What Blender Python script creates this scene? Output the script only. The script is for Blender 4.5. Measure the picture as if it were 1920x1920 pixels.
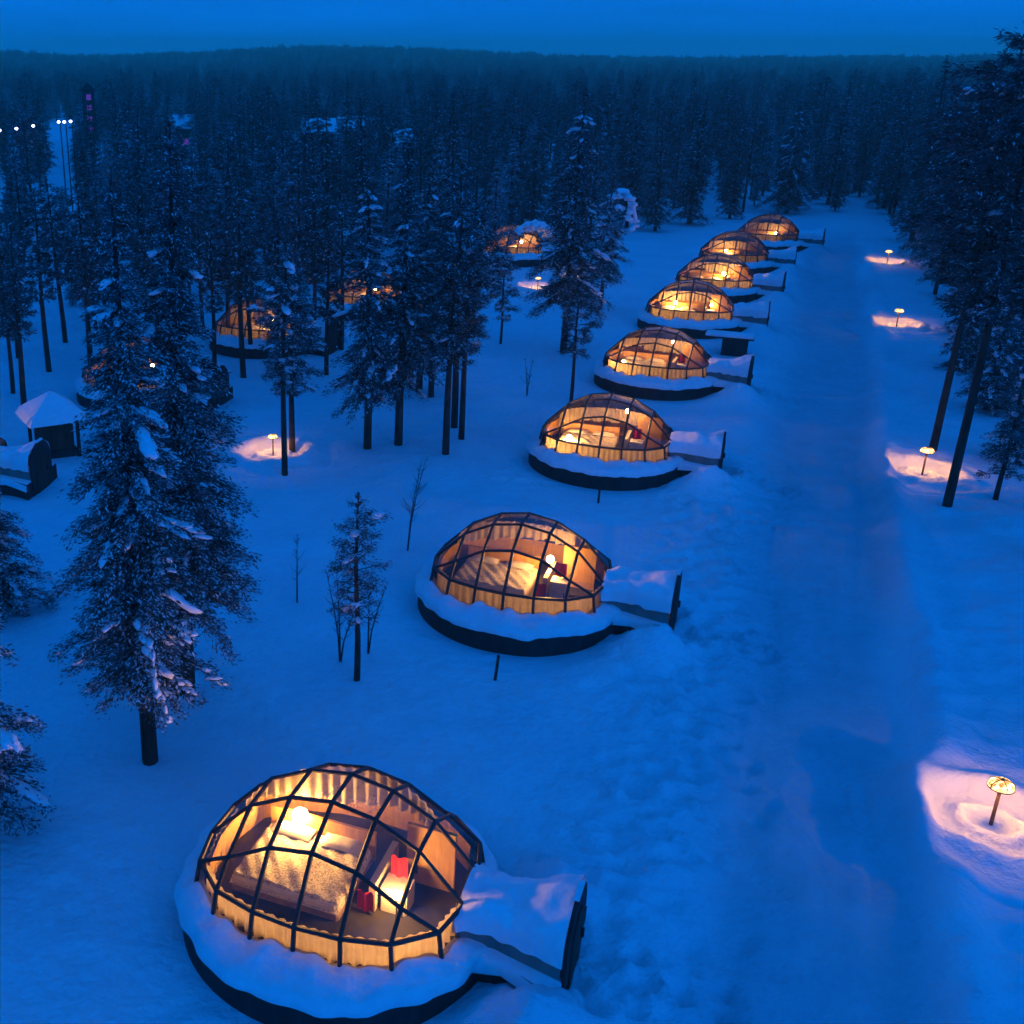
import bpy, math, random
import numpy as np
from mathutils import Vector, Matrix

for _o in list(bpy.data.objects):
    bpy.data.objects.remove(_o)
sc = bpy.context.scene
C = sc.collection
PI = math.pi

# ------------------------------------------------------------------ camera
CAM_H = 11.84
PITCH = math.atan(850 / 2100)
cam_d = bpy.data.cameras.new('camera')
cam = bpy.data.objects.new('camera', cam_d)
C.objects.link(cam)
cam.location = (0, 0, CAM_H)
cam.rotation_euler = (PI / 2 - PITCH, 0, 0)
cam_d.sensor_width = 36
cam_d.lens = 36 * 2100 / 1920
cam_d.shift_x = (960 - 600) / 1920       # the photograph is cropped from a wider frame
cam_d.clip_start = 0.1
cam_d.clip_end = 20000
sc.camera = cam

# ------------------------------------------------------------------ world: blue winter dusk
SUN_EL, SUN_ROT = math.radians(14.0), math.radians(150)
w = bpy.data.worlds.new('World')
sc.world = w
w.use_nodes = True
nt = w.node_tree
nt.nodes.clear()
out = nt.nodes.new('ShaderNodeOutputWorld')
bg = nt.nodes.new('ShaderNodeBackground')
sky = nt.nodes.new('ShaderNodeTexSky')
sky.sky_type = 'NISHITA'
sky.sun_disc = False
sky.sun_elevation = SUN_EL
sky.sun_rotation = SUN_ROT
sky.altitude = 200
sky.ozone_density = 4.0
sky.dust_density = 0.6
tint = nt.nodes.new('ShaderNodeMix')
tint.data_type = 'RGBA'
tint.blend_type = 'MULTIPLY'
tint.inputs['Factor'].default_value = 1.0
nt.links.new(sky.outputs['Color'], tint.inputs['A'])
tint.inputs['B'].default_value = (0.004, 0.16, 1.0, 1)      # camera balanced for lamp light
# even deck of dusk cloud in front of it: brighter overhead than low down, as overcast skies are
wtc = nt.nodes.new('ShaderNodeTexCoord')
sep = nt.nodes.new('ShaderNodeSeparateXYZ')
nt.links.new(wtc.outputs['Generated'], sep.inputs[0])
elm = nt.nodes.new('ShaderNodeMath'); elm.operation = 'MULTIPLY'; elm.inputs[1].default_value = -42.0
nt.links.new(sep.outputs['Z'], elm.inputs[0])
elx = nt.nodes.new('ShaderNodeMath'); elx.operation = 'EXPONENT'; nt.links.new(elm.outputs[0], elx.inputs[0])
elc = nt.nodes.new('ShaderNodeMath'); elc.operation = 'MINIMUM'; elc.inputs[1].default_value = 1.0; nt.links.new(elx.outputs[0], elc.inputs[0])
ele = nt.nodes.new('ShaderNodeMath'); ele.operation = 'MULTIPLY_ADD'; ele.inputs[1].default_value = 4.4; ele.inputs[2].default_value = 5.2
nt.links.new(elc.outputs[0], ele.inputs[0])
wmp = nt.nodes.new('ShaderNodeMapping'); wmp.inputs['Scale'].default_value = (2.2, 2.2, 26)
nt.links.new(wtc.outputs['Generated'], wmp.inputs['Vector'])
wns = nt.nodes.new('ShaderNodeTexNoise'); wns.inputs['Scale'].default_value = 1.6; wns.inputs['Detail'].default_value = 5
nt.links.new(wmp.outputs['Vector'], wns.inputs['Vector'])
wnr = nt.nodes.new('ShaderNodeMapRange')
wnr.inputs['From Min'].default_value = .3; wnr.inputs['From Max'].default_value = .7
wnr.inputs['To Min'].default_value = .82; wnr.inputs['To Max'].default_value = 1.15
nt.links.new(wns.outputs['Fac'], wnr.inputs['Value'])
wmu = nt.nodes.new('ShaderNodeMath'); wmu.operation = 'MULTIPLY'
nt.links.new(ele.outputs[0], wmu.inputs[0]); nt.links.new(wnr.outputs['Result'], wmu.inputs[1])
deck = nt.nodes.new('ShaderNodeMix'); deck.data_type = 'RGBA'; deck.blend_type = 'MULTIPLY'
deck.inputs['Factor'].default_value = 1.0
deck.inputs['A'].default_value = (0.001, 0.202, 0.97, 1)
nt.links.new(wmu.outputs[0], deck.inputs['B'])
wmx = nt.nodes.new('ShaderNodeMix'); wmx.data_type = 'RGBA'
wmx.inputs['Factor'].default_value = 0.90
nt.links.new(tint.outputs['Result'], wmx.inputs['A']); nt.links.new(deck.outputs['Result'], wmx.inputs['B'])
bg.inputs['Strength'].default_value = 0.15
nt.links.new(wmx.outputs['Result'], bg.inputs['Color'])
nt.links.new(bg.outputs['Background'], out.inputs['Surface'])

# soft directional lamp added to bring out the relief of the snow
sun_d = bpy.data.lights.new('sun', 'SUN'); sun_d.energy = 0.75; sun_d.angle = math.radians(35); sun_d.color = (0.004, 0.21, 1.0)
sun_o = bpy.data.objects.new('sun', sun_d); C.objects.link(sun_o); sun_o.location = (0, -20, 40)
sun_o.rotation_euler = Vector((-math.sin(SUN_ROT) * math.cos(SUN_EL), -math.cos(SUN_ROT) * math.cos(SUN_EL), -math.sin(SUN_EL))).to_track_quat('-Z', 'Y').to_euler()
vs = sc.view_settings
vs.view_transform = 'Standard'
vs.look = 'None'
vs.exposure = 0.0
vs.gamma = 1.0
vs.use_curve_mapping = False
cy = sc.cycles
cy.use_denoising = True
cy.use_adaptive_sampling = True
cy.adaptive_threshold = 0.03
cy.adaptive_min_samples = 16
cy.max_bounces = 5
cy.diffuse_bounces = 2
cy.glossy_bounces = 2
cy.transmission_bounces = 2
cy.transparent_max_bounces = 16
cy.volume_bounces = 2
cy.sample_clamp_indirect = 4.0
cy.caustics_reflective = False
cy.caustics_refractive = False

HAZE = 0.0007
# ------------------------------------------------------------------ helpers
def un(px, py, z=0.0):
    """ground point seen at a pixel of the 1920 photograph (used to survey the site)"""
    c, s = math.cos(PITCH), math.sin(PITCH)
    u = (px - 600) / 2100
    v = (960 - py) / 2100
    d = (u, c + v * s, -s + v * c)
    t = (z - CAM_H) / d[2]
    return d[0] * t, d[1] * t

_rt = np.random.RandomState(5).rand(256, 256)
def vnoise(x, y, sx=0.0):
    x = np.asarray(x, float) + sx * 17.3
    y = np.asarray(y, float) + sx * 9.1
    xi = np.floor(x).astype(int); yi = np.floor(y).astype(int)
    fx = x - xi; fy = y - yi
    fx = fx * fx * (3 - 2 * fx); fy = fy * fy * (3 - 2 * fy)
    g = lambda a, b: _rt[a & 255, b & 255]
    return ((g(xi, yi) * (1 - fx) + g(xi + 1, yi) * fx) * (1 - fy)
            + (g(xi, yi + 1) * (1 - fx) + g(xi + 1, yi + 1) * fx) * fy) * 2 - 1

def sst(a, b, x):
    t = np.clip((x - a) / (b - a), 0, 1)
    return t * t * (3 - 2 * t)

def mesh_np(name, v, f, mat=None, smooth=False):
    """mesh from numpy verts and a list / array of faces"""
    me = bpy.data.meshes.new(name)
    v = np.asarray(v, np.float32)
    if isinstance(f, np.ndarray):
        n, k = f.shape
        me.vertices.add(len(v)); me.vertices.foreach_set('co', v.ravel())
        me.loops.add(n * k); me.loops.foreach_set('vertex_index', f.astype(np.int32).ravel())
        me.polygons.add(n)
        me.polygons.foreach_set('loop_start', np.arange(0, n * k, k, dtype=np.int32))
        me.update(calc_edges=True)
    else:
        me.from_pydata([tuple(map(float, p)) for p in v], [], [list(map(int, q)) for q in f])
    if smooth:
        me.polygons.foreach_set('use_smooth', np.ones(len(me.polygons), bool))
    if mat:
        me.materials.append(mat)
    me.update()
    return me

def put(name, me, parent=None, loc=None, rz=None, mat4=None):
    o = bpy.data.objects.new(name, me)
    C.objects.link(o)
    if parent is not None:
        o.parent = parent
    if loc is not None:
        o.location = loc
    if rz is not None:
        o.rotation_euler = (0, 0, rz)
    return o

def tag(o, label=None, cat=None, group=None, kind=None):
    if label: o['label'] = label
    if cat: o['category'] = cat
    if group: o['group'] = group
    if kind: o['kind'] = kind
    return o

class MB:
    def __init__(s): s.v = []; s.f = []
    def add(s, v, f):
        b = len(s.v); s.v += [tuple(p) for p in v]; s.f += [[i + b for i in q] for q in f]
    def box(s, c, d, rz=0.0):
        cx, cy_, cz = c; hx, hy, hz = d[0] / 2, d[1] / 2, d[2] / 2
        ca, sa = math.cos(rz), math.sin(rz)
        vs_ = []
        for z in (-hz, hz):
            for x, y in ((-hx, -hy), (hx, -hy), (hx, hy), (-hx, hy)):
                vs_.append((cx + x * ca - y * sa, cy_ + x * sa + y * ca, cz + z))
        s.add(vs_, [(3, 2, 1, 0), (4, 5, 6, 7), (0, 1, 5, 4), (1, 2, 6, 5), (2, 3, 7, 6), (3, 0, 4, 7)])
    def tube(s, pts, rads, n=6, cap=True):
        pts = [Vector(p) for p in pts]
        rings = []
        for i, p in enumerate(pts):
            d = (pts[min(i + 1, len(pts) - 1)] - pts[max(i - 1, 0)]).normalized()
            a = d.cross(Vector((0.13, 0.21, 1))) if abs(d.z) < .95 else d.cross(Vector((1, 0, 0)))
            a.normalize(); b = d.cross(a)
            r = rads[i] if hasattr(rads, '__len__') else rads
            rings.append([p + (a * math.cos(2 * PI * k / n) + b * math.sin(2 * PI * k / n)) * r for k in range(n)])
        v = [q for r_ in rings for q in r_]
        f = []
        for i in range(len(pts) - 1):
            for k in range(n):
                f.append((i * n + k, i * n + (k + 1) % n, (i + 1) * n + (k + 1) % n, (i + 1) * n + k))
        if cap:
            f.append(tuple(range(n))[::-1]); f.append(tuple((len(pts) - 1) * n + k for k in range(n)))
        s.add(v, f)
    def lathe(s, prof, n=20, c=(0, 0, 0)):
        v = []; f = []
        for r, z in prof:
            for k in range(n):
                a = 2 * PI * k / n
                v.append((c[0] + r * math.cos(a), c[1] + r * math.sin(a), c[2] + z))
        for i in range(len(prof) - 1):
            for k in range(n):
                f.append((i * n + k, i * n + (k + 1) % n, (i + 1) * n + (k + 1) % n, (i + 1) * n + k))
        s.add(v, f)
    def mesh(s, name, mat, smooth=False): return mesh_np(name, s.v, s.f, mat, smooth)
    def build(s, name, mat, parent=None, smooth=False, **k): return put(name, s.mesh(name, mat, smooth), parent, **k)

# ------------------------------------------------------------------ materials
def mat_base(name):
    m = bpy.data.materials.new(name); m.use_nodes = True
    n = m.node_tree; p = n.nodes['Principled BSDF']
    return m, n, p
def N(n, t, **k):
    x = n.nodes.new(t)
    for a, b in k.items(): setattr(x, a, b)
    return x
def ramp(n, fac, stops):
    r = N(n, 'ShaderNodeValToRGB')
    while len(r.color_ramp.elements) < len(stops): r.color_ramp.elements.new(0.5)
    for e_, (p, c) in zip(r.color_ramp.elements, stops):
        e_.position = p; e_.color = (*c, 1) if len(c) == 3 else c
    n.links.new(fac, r.inputs['Fac'])
    return r.outputs['Color']
def noise(n, scale, det=4, coord=None, rough=.55):
    t = N(n, 'ShaderNodeTexNoise'); t.inputs['Scale'].default_value = scale
    t.inputs['Detail'].default_value = det; t.inputs['Roughness'].default_value = rough
    if coord is not None: n.links.new(coord, t.inputs['Vector'])
    return t.outputs['Fac']
def objc(n): return N(n, 'ShaderNodeTexCoord').outputs['Object']
def bump(n, p, h, strength, dist):
    b = N(n, 'ShaderNodeBump'); b.inputs['Strength'].default_value = strength; b.inputs['Distance'].default_value = dist
    n.links.new(h, b.inputs['Height']); n.links.new(b.outputs['Normal'], p.inputs['Normal'])
def mat_noisy(name, c1, c2, scale, rough=.8, bs=0.0, bd=.02, spec=.3, stretch=None):
    m, n, p = mat_base(name)
    co = objc(n)
    if stretch:
        mp = N(n, 'ShaderNodeMapping'); mp.inputs['Scale'].default_value = stretch
        n.links.new(co, mp.inputs['Vector']); co = mp.outputs['Vector']
    f = noise(n, scale, 5, co)
    n.links.new(ramp(n, f, [(.3, c1), (.7, c2)]), p.inputs['Base Color'])
    p.inputs['Roughness'].default_value = rough
    p.inputs['Specular IOR Level'].default_value = spec
    if bs: bump(n, p, f, bs, bd)
    return m
def mat_emit(name, col, st):
    m, n, p = mat_base(name)
    n.nodes.remove(p)
    e_ = N(n, 'ShaderNodeEmission'); e_.inputs['Color'].default_value = (*col, 1); e_.inputs['Strength'].default_value = st
    n.links.new(e_.outputs[0], n.nodes['Material Output'].inputs['Surface'])
    return m

# ground snow: fresh snow, packed snow on the track, needle carpet of the far woods
def make_ground_mat():
    m, n, p = mat_base('snow_ground')
    co = objc(n)
    at = N(n, 'ShaderNodeAttribute', attribute_name='packed')
    far = N(n, 'ShaderNodeAttribute', attribute_name='far')
    f1 = noise(n, .35, 5, co)
    fresh = ramp(n, f1, [(.25, (.70, .72, .76)), (.75, (.86, .87, .89))])
    f2 = noise(n, 1.3, 6, co)
    packed = ramp(n, f2, [(.2, (.50, .52, .56)), (.8, (.64, .66, .70))])
    mx = N(n, 'ShaderNodeMix', data_type='RGBA')
    n.links.new(at.outputs['Fac'], mx.inputs['Factor']); n.links.new(fresh, mx.inputs['A']); n.links.new(packed, mx.inputs['B'])
    f3 = noise(n, .012, 8, co, .7)
    wood = ramp(n, f3, [(.35, (.020, .030, .026)), (.62, (.05, .062, .062)), (.75, (.12, .14, .15))])
    mx2 = N(n, 'ShaderNodeMix', data_type='RGBA')
    n.links.new(far.outputs['Fac'], mx2.inputs['Factor']); n.links.new(mx.outputs['Result'], mx2.inputs['A']); n.links.new(wood, mx2.inputs['B'])
    n.links.new(mx2.outputs['Result'], p.inputs['Base Color'])
    p.inputs['Roughness'].default_value = .75
    p.inputs['Specular IOR Level'].default_value = .15
    a = noise(n, 5, 6, co, .6); b = noise(n, .9, 4, co, .6)
    ad = N(n, 'ShaderNodeMath', operation='MULTIPLY_ADD'); ad.inputs[1].default_value = .35
    n.links.new(a, ad.inputs[0]); n.links.new(b, ad.inputs[2])
    bump(n, p, ad.outputs[0], .75, .26)
    return m
def make_hood():
    m, n, p = mat_base('amber_hood_glow')
    n.nodes.remove(p)
    co = objc(n)
    e_ = N(n, 'ShaderNodeEmission')
    f = noise(n, 11, 3, co)
    n.links.new(ramp(n, f, [(.38, (1, .34, .05)), (.6, (1, .62, .28))]), e_.inputs['Color'])
    mr = N(n, 'ShaderNodeMapRange'); n.links.new(f, mr.inputs['Value'])
    mr.inputs['From Min'].default_value = .38; mr.inputs['From Max'].default_value = .66; mr.inputs['To Min'].default_value = .5; mr.inputs['To Max'].default_value = 5.0
    n.links.new(mr.outputs['Result'], e_.inputs['Strength'])
    n.links.new(e_.outputs[0], n.nodes['Material Output'].inputs['Surface'])
    return m
def make_snow_mat():
    m, n, p = mat_base('snow')
    co = objc(n)
    f = noise(n, 6, 6, co)
    n.links.new(ramp(n, f, [(.25, (.76, .78, .81)), (.75, (.88, .89, .90))]), p.inputs['Base Color'])
    p.inputs['Roughness'].default_value = .7; p.inputs['Specular IOR Level'].default_value = .15
    bump(n, p, f, .5, .06)
    return m
def make_glass():
    m, n, p = mat_base('pane_glass')
    n.nodes.remove(p)
    tr = N(n, 'ShaderNodeBsdfTransparent')
    co = objc(n)
    n.links.new(ramp(n, noise(n, 3, 5, co), [(.3, (.50, .50, .50)), (.7, (.66, .66, .65))]), tr.inputs['Color'])
    gl = N(n, 'ShaderNodeBsdfGlossy'); gl.inputs['Roughness'].default_value = .04
    gl.inputs['Color'].default_value = (.60, .60, .60, 1)
    fr = N(n, 'ShaderNodeFresnel'); fr.inputs['IOR'].default_value = 1.5
    mx = N(n, 'ShaderNodeMixShader')
    n.links.new(fr.outputs[0], mx.inputs[0]); n.links.new(tr.outputs[0], mx.inputs[1]); n.links.new(gl.outputs[0], mx.inputs[2])
    # hoar frost, thickest on the panes that face the sky
    g = N(n, 'ShaderNodeNewGeometry'); sx = N(n, 'ShaderNodeSeparateXYZ'); n.links.new(g.outputs['True Normal'], sx.inputs[0])
    ab = N(n, 'ShaderNodeMath', operation='ABSOLUTE'); n.links.new(sx.outputs['Z'], ab.inputs[0])
    pw = N(n, 'ShaderNodeMath', operation='POWER'); n.links.new(ab.outputs[0], pw.inputs[0]); pw.inputs[1].default_value = 3.0
    fn = N(n, 'ShaderNodeMapRange'); n.links.new(noise(n, 2.6, 6, co, .65), fn.inputs['Value'])
    fn.inputs['From Min'].default_value = .32; fn.inputs['From Max'].default_value = .72; fn.inputs['To Min'].default_value = .10; fn.inputs['To Max'].default_value = .50
    fm = N(n, 'ShaderNodeMath', operation='MULTIPLY'); n.links.new(pw.outputs[0], fm.inputs[0]); n.links.new(fn.outputs['Result'], fm.inputs[1])
    df = N(n, 'ShaderNodeBsdfDiffuse'); df.inputs['Color'].default_value = (.36, .37, .39, 1)
    m2 = N(n, 'ShaderNodeMixShader'); n.links.new(fm.outputs[0], m2.inputs[0]); n.links.new(mx.outputs[0], m2.inputs[1]); n.links.new(df.outputs[0], m2.inputs[2])
    n.links.new(m2.outputs[0], n.nodes['Material Output'].inputs['Surface'])
    return m
def make_needles(name='needles', amt=.7, d1=(.016, .026, .018), d2=(.040, .055, .040), rime=(.24, .26, .28)):
    m, n, p = mat_base(name)
    co = objc(n)
    g = N(n, 'ShaderNodeNewGeometry')
    dark = ramp(n, noise(n, 1.6, 3, co), [(.3, d1), (.7, d2)])
    fr = ramp(n, noise(n, 2.3, 6, co, .7), [(.40, (0, 0, 0)), (.64, (1, 1, 1))])
    oi = N(n, 'ShaderNodeObjectInfo')
    mul = N(n, 'ShaderNodeMath', operation='MULTIPLY'); mul.inputs[1].default_value = amt
    n.links.new(fr, mul.inputs[0])
    mx = N(n, 'ShaderNodeMix', data_type='RGBA')
    n.links.new(mul.outputs[0], mx.inputs['Factor']); n.links.new(dark, mx.inputs['A'])
    mx.inputs['B'].default_value = (*rime, 1)          # rime on the twigs
    n.links.new(mx.outputs['Result'], p.inputs['Base Color'])
    p.inputs['Roughness'].default_value = .85; p.inputs['Specular IOR Level'].default_value = .1
    return m
def make_spread():
    m, n, p = mat_base('bedspread_pattern')
    co = objc(n)
    f = noise(n, 17, 3, co, .6); g = noise(n, 41, 2, co)
    dark = ramp(n, f, [(.44, (1, 1, 1)), (.475, (.25, .25, .25)), (.50, (.25, .25, .25)), (.53, (1, 1, 1))])
    base = ramp(n, g, [(.3, (.60, .50, .38)), (.7, (.80, .74, .62))])
    mx = N(n, 'ShaderNodeMix', data_type='RGBA', blend_type='MULTIPLY'); mx.inputs['Factor'].default_value = 1
    n.links.new(base, mx.inputs['A']); n.links.new(dark, mx.inputs['B']); n.links.new(mx.outputs['Result'], p.inputs['Base Color'])
    p.inputs['Roughness'].default_value = .9
    return m
def make_curtain(name, c1, c2):
    m, n, p = mat_base(name)
    co = objc(n)
    n.links.new(ramp(n, noise(n, 9, 4, co), [(.3, c1), (.7, c2)]), p.inputs['Base Color'])
    p.inputs['Roughness'].default_value = .95
    tl = N(n, 'ShaderNodeBsdfTranslucent'); tl.inputs['Color'].default_value = (*c2, 1)
    mx = N(n, 'ShaderNodeMixShader'); mx.inputs[0].default_value = .5
    n.links.new(p.outputs[0], mx.inputs[1]); n.links.new(tl.outputs[0], mx.inputs[2])
    n.links.new(mx.outputs[0], n.nodes['Material Output'].inputs['Surface'])
    return m

M = dict(
    ground=make_ground_mat(), snow=make_snow_mat(), glass=make_glass(), needles=make_needles(), frosted=make_needles('frosted_needles', .95, (.07, .085, .075), (.15, .17, .165), (.42, .44, .46)), spread=make_spread(),
    bark=mat_noisy('bark', (.022, .017, .014), (.075, .058, .048), 7, .9, .6, .03, .1, (1, 1, .25)),
    frame=mat_noisy('dark_frame_metal', (.020, .018, .018), (.05, .043, .04), 5, .45),
    tar=mat_noisy('dark_base_boards', (.018, .017, .017), (.05, .046, .044), 4, .8, .4, .02, .2, (1, 1, .3)),
    greyboard=mat_noisy('grey_boards', (.16, .16, .15), (.25, .25, .23), 5, .85, .4, .02, .2, (1, 1, .2)),
    brown=mat_noisy('brown_boards', (.03, .02, .014), (.08, .055, .04), 6, .8, .4, .02, .2, (1, 1, .2)),
    amber=mat_noisy('amber_pine', (.50, .27, .07), (.66, .40, .14), 3, .55, .2, .01, .3, (6, 6, .6)),
    floor=mat_noisy('floor_boards', (.42, .30, .19), (.58, .44, .30), 3, .6, .2, .01, .3, (.7, 6, 1)),
    curtain=make_curtain('beige_curtain', (.62, .52, .38), (.76, .66, .50)),
    kick=make_curtain('rose_beige_curtain', (.60, .50, .42), (.74, .65, .56)),
    linen=mat_noisy('linen', (.66, .60, .52), (.80, .75, .67), 9, .9),
    bedbase=mat_noisy('bed_base_fabric', (.22, .15, .14), (.34, .24, .22), 12, .9),
    white=mat_noisy('white_laminate', (.60, .60, .60), (.74, .74, .73), 3, .5),
    greywall=mat_noisy('grey_partition', (.38, .34, .31), (.50, .46, .42), 3, .7),
    red=mat_noisy('red_towel', (.42, .008, .015), (.60, .02, .03), 20, .95),
    post=mat_noisy('lamp_post_metal', (.05, .025, .018), (.11, .055, .04), 6, .5),
    globe=mat_emit('globe_glow', (1, .47, .115), 760),
    lens=mat_emit('path_lamp_glow', (1, .43, .06), 760),
    hood=make_hood(),
    string=mat_emit('string_light_glow', (1, .55, .25), 60),
    coldlamp=mat_emit('cold_lamp_glow', (.50, .52, 1.0), 14),
    violetwin=mat_emit('violet_window_glow', (.14, .05, .60), .5),
    log=mat_noisy('log_wall', (.035, .025, .02), (.10, .075, .06), 5, .85, .4, .03, .2, (1, 1, .3)),
)

# ------------------------------------------------------------------ the site
# row frame: origin under the nearest igloo, E towards the snow track, T along the row
OX, OY = .32, 13.42
EX, EY = .918, -.397
TX, TY = .397, .918
E_ANG = math.atan2(EY, EX)
def st(s, t): return OX + s * EX + t * TX, OY + s * EY + t * TY
def to_st(x, y): return (x - OX) * EX + (y - OY) * EY, (x - OX) * TX + (y - OY) * TY
ROW = [(640, 1644), (977, 1091), (1137, 834), (1232, 690), (1294, 589), (1341, 531), (1376, 484), (1440, 447)]
ROW = [un(x, y, .55) for x, y in ROW]
SIDE = [(-11.62, 31.95, -.22), (*un(262, 712, .55), E_ANG), (*un(492, 622, .55), E_ANG), (*un(684, 562, .55), E_ANG), (*un(962, 470, .55), E_ANG)]
LAMPS = [un(1860, 1537), un(1730, 885), un(1681, 610), un(1663, 493), un(512, 848), un(1084, 520), un(838, 500), un(1008, 540)]
_rf = random.Random(3)
DENTS = []
for ix, iy in ROW[:5]:
    for k in range(46):
        s0, t0 = 3.6 + _rf.random() * 2.2, _rf.gauss(0, .35)
        DENTS.append((ix + s0 * EX + t0 * TX, iy + s0 * EY + t0 * TY, _rf.uniform(.09, .17), _rf.uniform(.05, .11)))
for _ in range(900):
    s_, t_ = _rf.gauss(3.8, .75), _rf.uniform(-3, 22)
    DENTS.append((*st(s_, t_), _rf.uniform(.10, .24), _rf.uniform(.03, .10)))
for _ in range(160):
    a = _rf.uniform(0, 6.28); k = _rf.choice(ROW[:3]); r = _rf.uniform(2.7, 4.3)
    DENTS.append((k[0] + r * math.cos(a), k[1] + r * math.sin(a), _rf.uniform(.1, .22), _rf.uniform(.03, .08)))
for k in range(60):           # a line of footsteps to the left-hand trees
    u = k / 60
    DENTS.append((-7 + 9 * u + .12 * (k % 2), 24 - 8 * u + 1.2 * math.sin(u * 5), .14, .09))
for _ in range(200):
    DENTS.append((*st(_rf.uniform(8.2, 14), _rf.uniform(-3, 14)), _rf.uniform(.1, .3), _rf.uniform(.03, .09)))

def ground_z(x, y, hollows=True):
    x = np.asarray(x, float); y = np.asarray(y, float)
    s = (x - OX) * EX + (y - OY) * EY
    t = (x - OX) * TX + (y - OY) * TY
    z = .10 * vnoise(x * .11, y * .11, 1) + .05 * vnoise(x * .42, y * .42, 2) + .022 * vnoise(x * 1.3, y * 1.3, 3)
    rough = sst(8.2, 10, s) * (t < 60)
    z = z + rough * (.07 * vnoise(x * .9, y * .9, 4) + .05 * vnoise(x * 2.2, y * 2.2, 5) + .06 * vnoise(s * 1.1 + t * .5, t * 3.2 - s * 1.6, 6))
    lump = np.exp(-((s - 4.0) / 1.5) ** 2) * (t > -6) * (t < 26)
    z = z + lump * (1 - sst(4.4, 5.2, s)) * (.07 * vnoise(x * 1.9, y * 1.9, 14) + .045 * vnoise(x * 3.6, y * 3.6, 15))
    # the packed track, a shallow trough with ploughed edges
    wob = .35 * vnoise(t * .12, t * 0, 6)
    on = sst(4.2, 5.4, s + wob) * (1 - sst(7.7, 8.3, s + wob)) * (1 - sst(72, 84, t))
    z = z * (1 - .75 * on) - .22 * on
    z = z + .24 * np.exp(-((s + wob - 8.45) / .30) ** 2) * (1 - sst(66, 80, t)) * (.85 + .2 * vnoise(x * .7, y * .7, 8))
    for k in (5.35, 5.62, 6.55, 6.82, 7.3):     # ski and sledge grooves
        z = z - .06 * np.exp(-((s - k - .16 * np.sin(t * .31 + k)) / .085) ** 2) * sst(-6, -2, t) * (1 - sst(30, 50, t))
    near = np.exp(-((x - 12) / 60) ** 2) * (1 - sst(60, 140, y))
    z = z * (.35 + .65 * near)
    # cleared hollow round every path lamp
    for lx, ly in (LAMPS if hollows else []):
        r = np.hypot(x - lx, y - ly)
        z = z - .6 * (1 - sst(1.55, 2.1, r))
    for ix, iy in list(ROW) + [(a, b) for a, b, _ in SIDE]:
        r = np.hypot(x - ix, y - iy)
        z = np.where(r < 4.4, z * sst(2.5, 4.4, r) - .10 * (1 - sst(2.4, 3.6, r)), z)
    for ix, iy in ROW:
        for ms_, mt_, mr, mh in ((2.95, -1.30, .66, .44), (2.9, 1.40, .75, .48), (3.45, -1.2, .55, .36), (2.2, -2.4, .5, .12)):
            cx2, cy2 = ix + ms_ * EX + mt_ * TX, iy + ms_ * EY + mt_ * TY
            z = z + mh * np.exp(-((x - cx2) ** 2 + (y - cy2) ** 2) / mr ** 2)
    # long low fells on the skyline
    d = np.hypot(x, y)
    ang = x / np.maximum(y, 1.0)
    hill = (5.5 + 12 * np.exp(-((ang - .03) / .15) ** 2) + 9 * np.exp(-((ang + .36) / .14) ** 2) + 4 * np.exp(-((ang - .62) / .12) ** 2)
            + 1.6 * vnoise(ang * 14, d * .002, 9) + .8 * vnoise(ang * 40, d * .01, 10)) * sst(420, 1250, d) * (1 - .8 * sst(1500, 2600, d))
    z = z + np.where(y > 100, hill, 0)
    return z

def gz(x, y): return float(ground_z(np.array([x]), np.array([y]))[0])

def axis(fine0, fine1, df, mid0, mid1, dm, lo, hi, ng):
    a = list(np.arange(fine0, fine1, df))
    b = list(np.arange(fine1, mid1, dm)); c = list(np.arange(mid0, fine0, dm))
    g = [mid1 + (hi - mid1) * ((k / ng) ** 3.2) for k in range(1, ng + 1)]
    h = [mid0 - (mid0 - lo) * ((k / ng) ** 3.2) for k in range(ng, 0, -1)]
    return np.array(h + c + a + b + [mid1] + g)
xs = axis(-9, 20, .14, -45, 72, .42, -2400, 3200, 44)
ys = axis(8, 34, .14, -30, 108, .40, -400, 2700, 64)
gx, gy = np.meshgrid(xs, ys)
gzv = ground_z(gx.ravel(), gy.ravel())
_z2 = gzv.reshape(gx.shape)
for dx, dy, dr, dd in DENTS:                       # footprints and fallen snow
    i0, i1 = np.searchsorted(xs, (dx - .8, dx + .8)); j0, j1 = np.searchsorted(ys, (dy - .8, dy + .8))
    if i1 > i0 and j1 > j0:
        q = ((gx[j0:j1, i0:i1] - dx) ** 2 + (gy[j0:j1, i0:i1] - dy) ** 2) / dr ** 2
        _z2[j0:j1, i0:i1] += -dd * np.exp(-q) + .45 * dd * np.exp(-(np.sqrt(q) - 1.5) ** 2 * 3)
gzv = _z2.ravel()
nx, ny = len(xs), len(ys)
idx = np.arange(nx * ny).reshape(ny, nx)
gf = np.stack([idx[:-1, :-1], idx[:-1, 1:], idx[1:, 1:], idx[1:, :-1]], -1).reshape(-1, 4)
gme = mesh_np('ground', np.stack([gx.ravel(), gy.ravel(), gzv], 1), gf, M['ground'], True)
_s = (gx.ravel() - OX) * EX + (gy.ravel() - OY) * EY
_t = (gx.ravel() - OX) * TX + (gy.ravel() - OY) * TY
_w = .5 * vnoise(_t * .2, _s * .3, 12)
pk = sst(3.9, 5.6, _s + _w) * (1 - sst(7.6, 8.5, _s + _w)) * (1 - sst(72, 84, _t))
gme.attributes.new('packed', 'FLOAT', 'POINT').data.foreach_set('value', pk.astype(np.float32))
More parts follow.
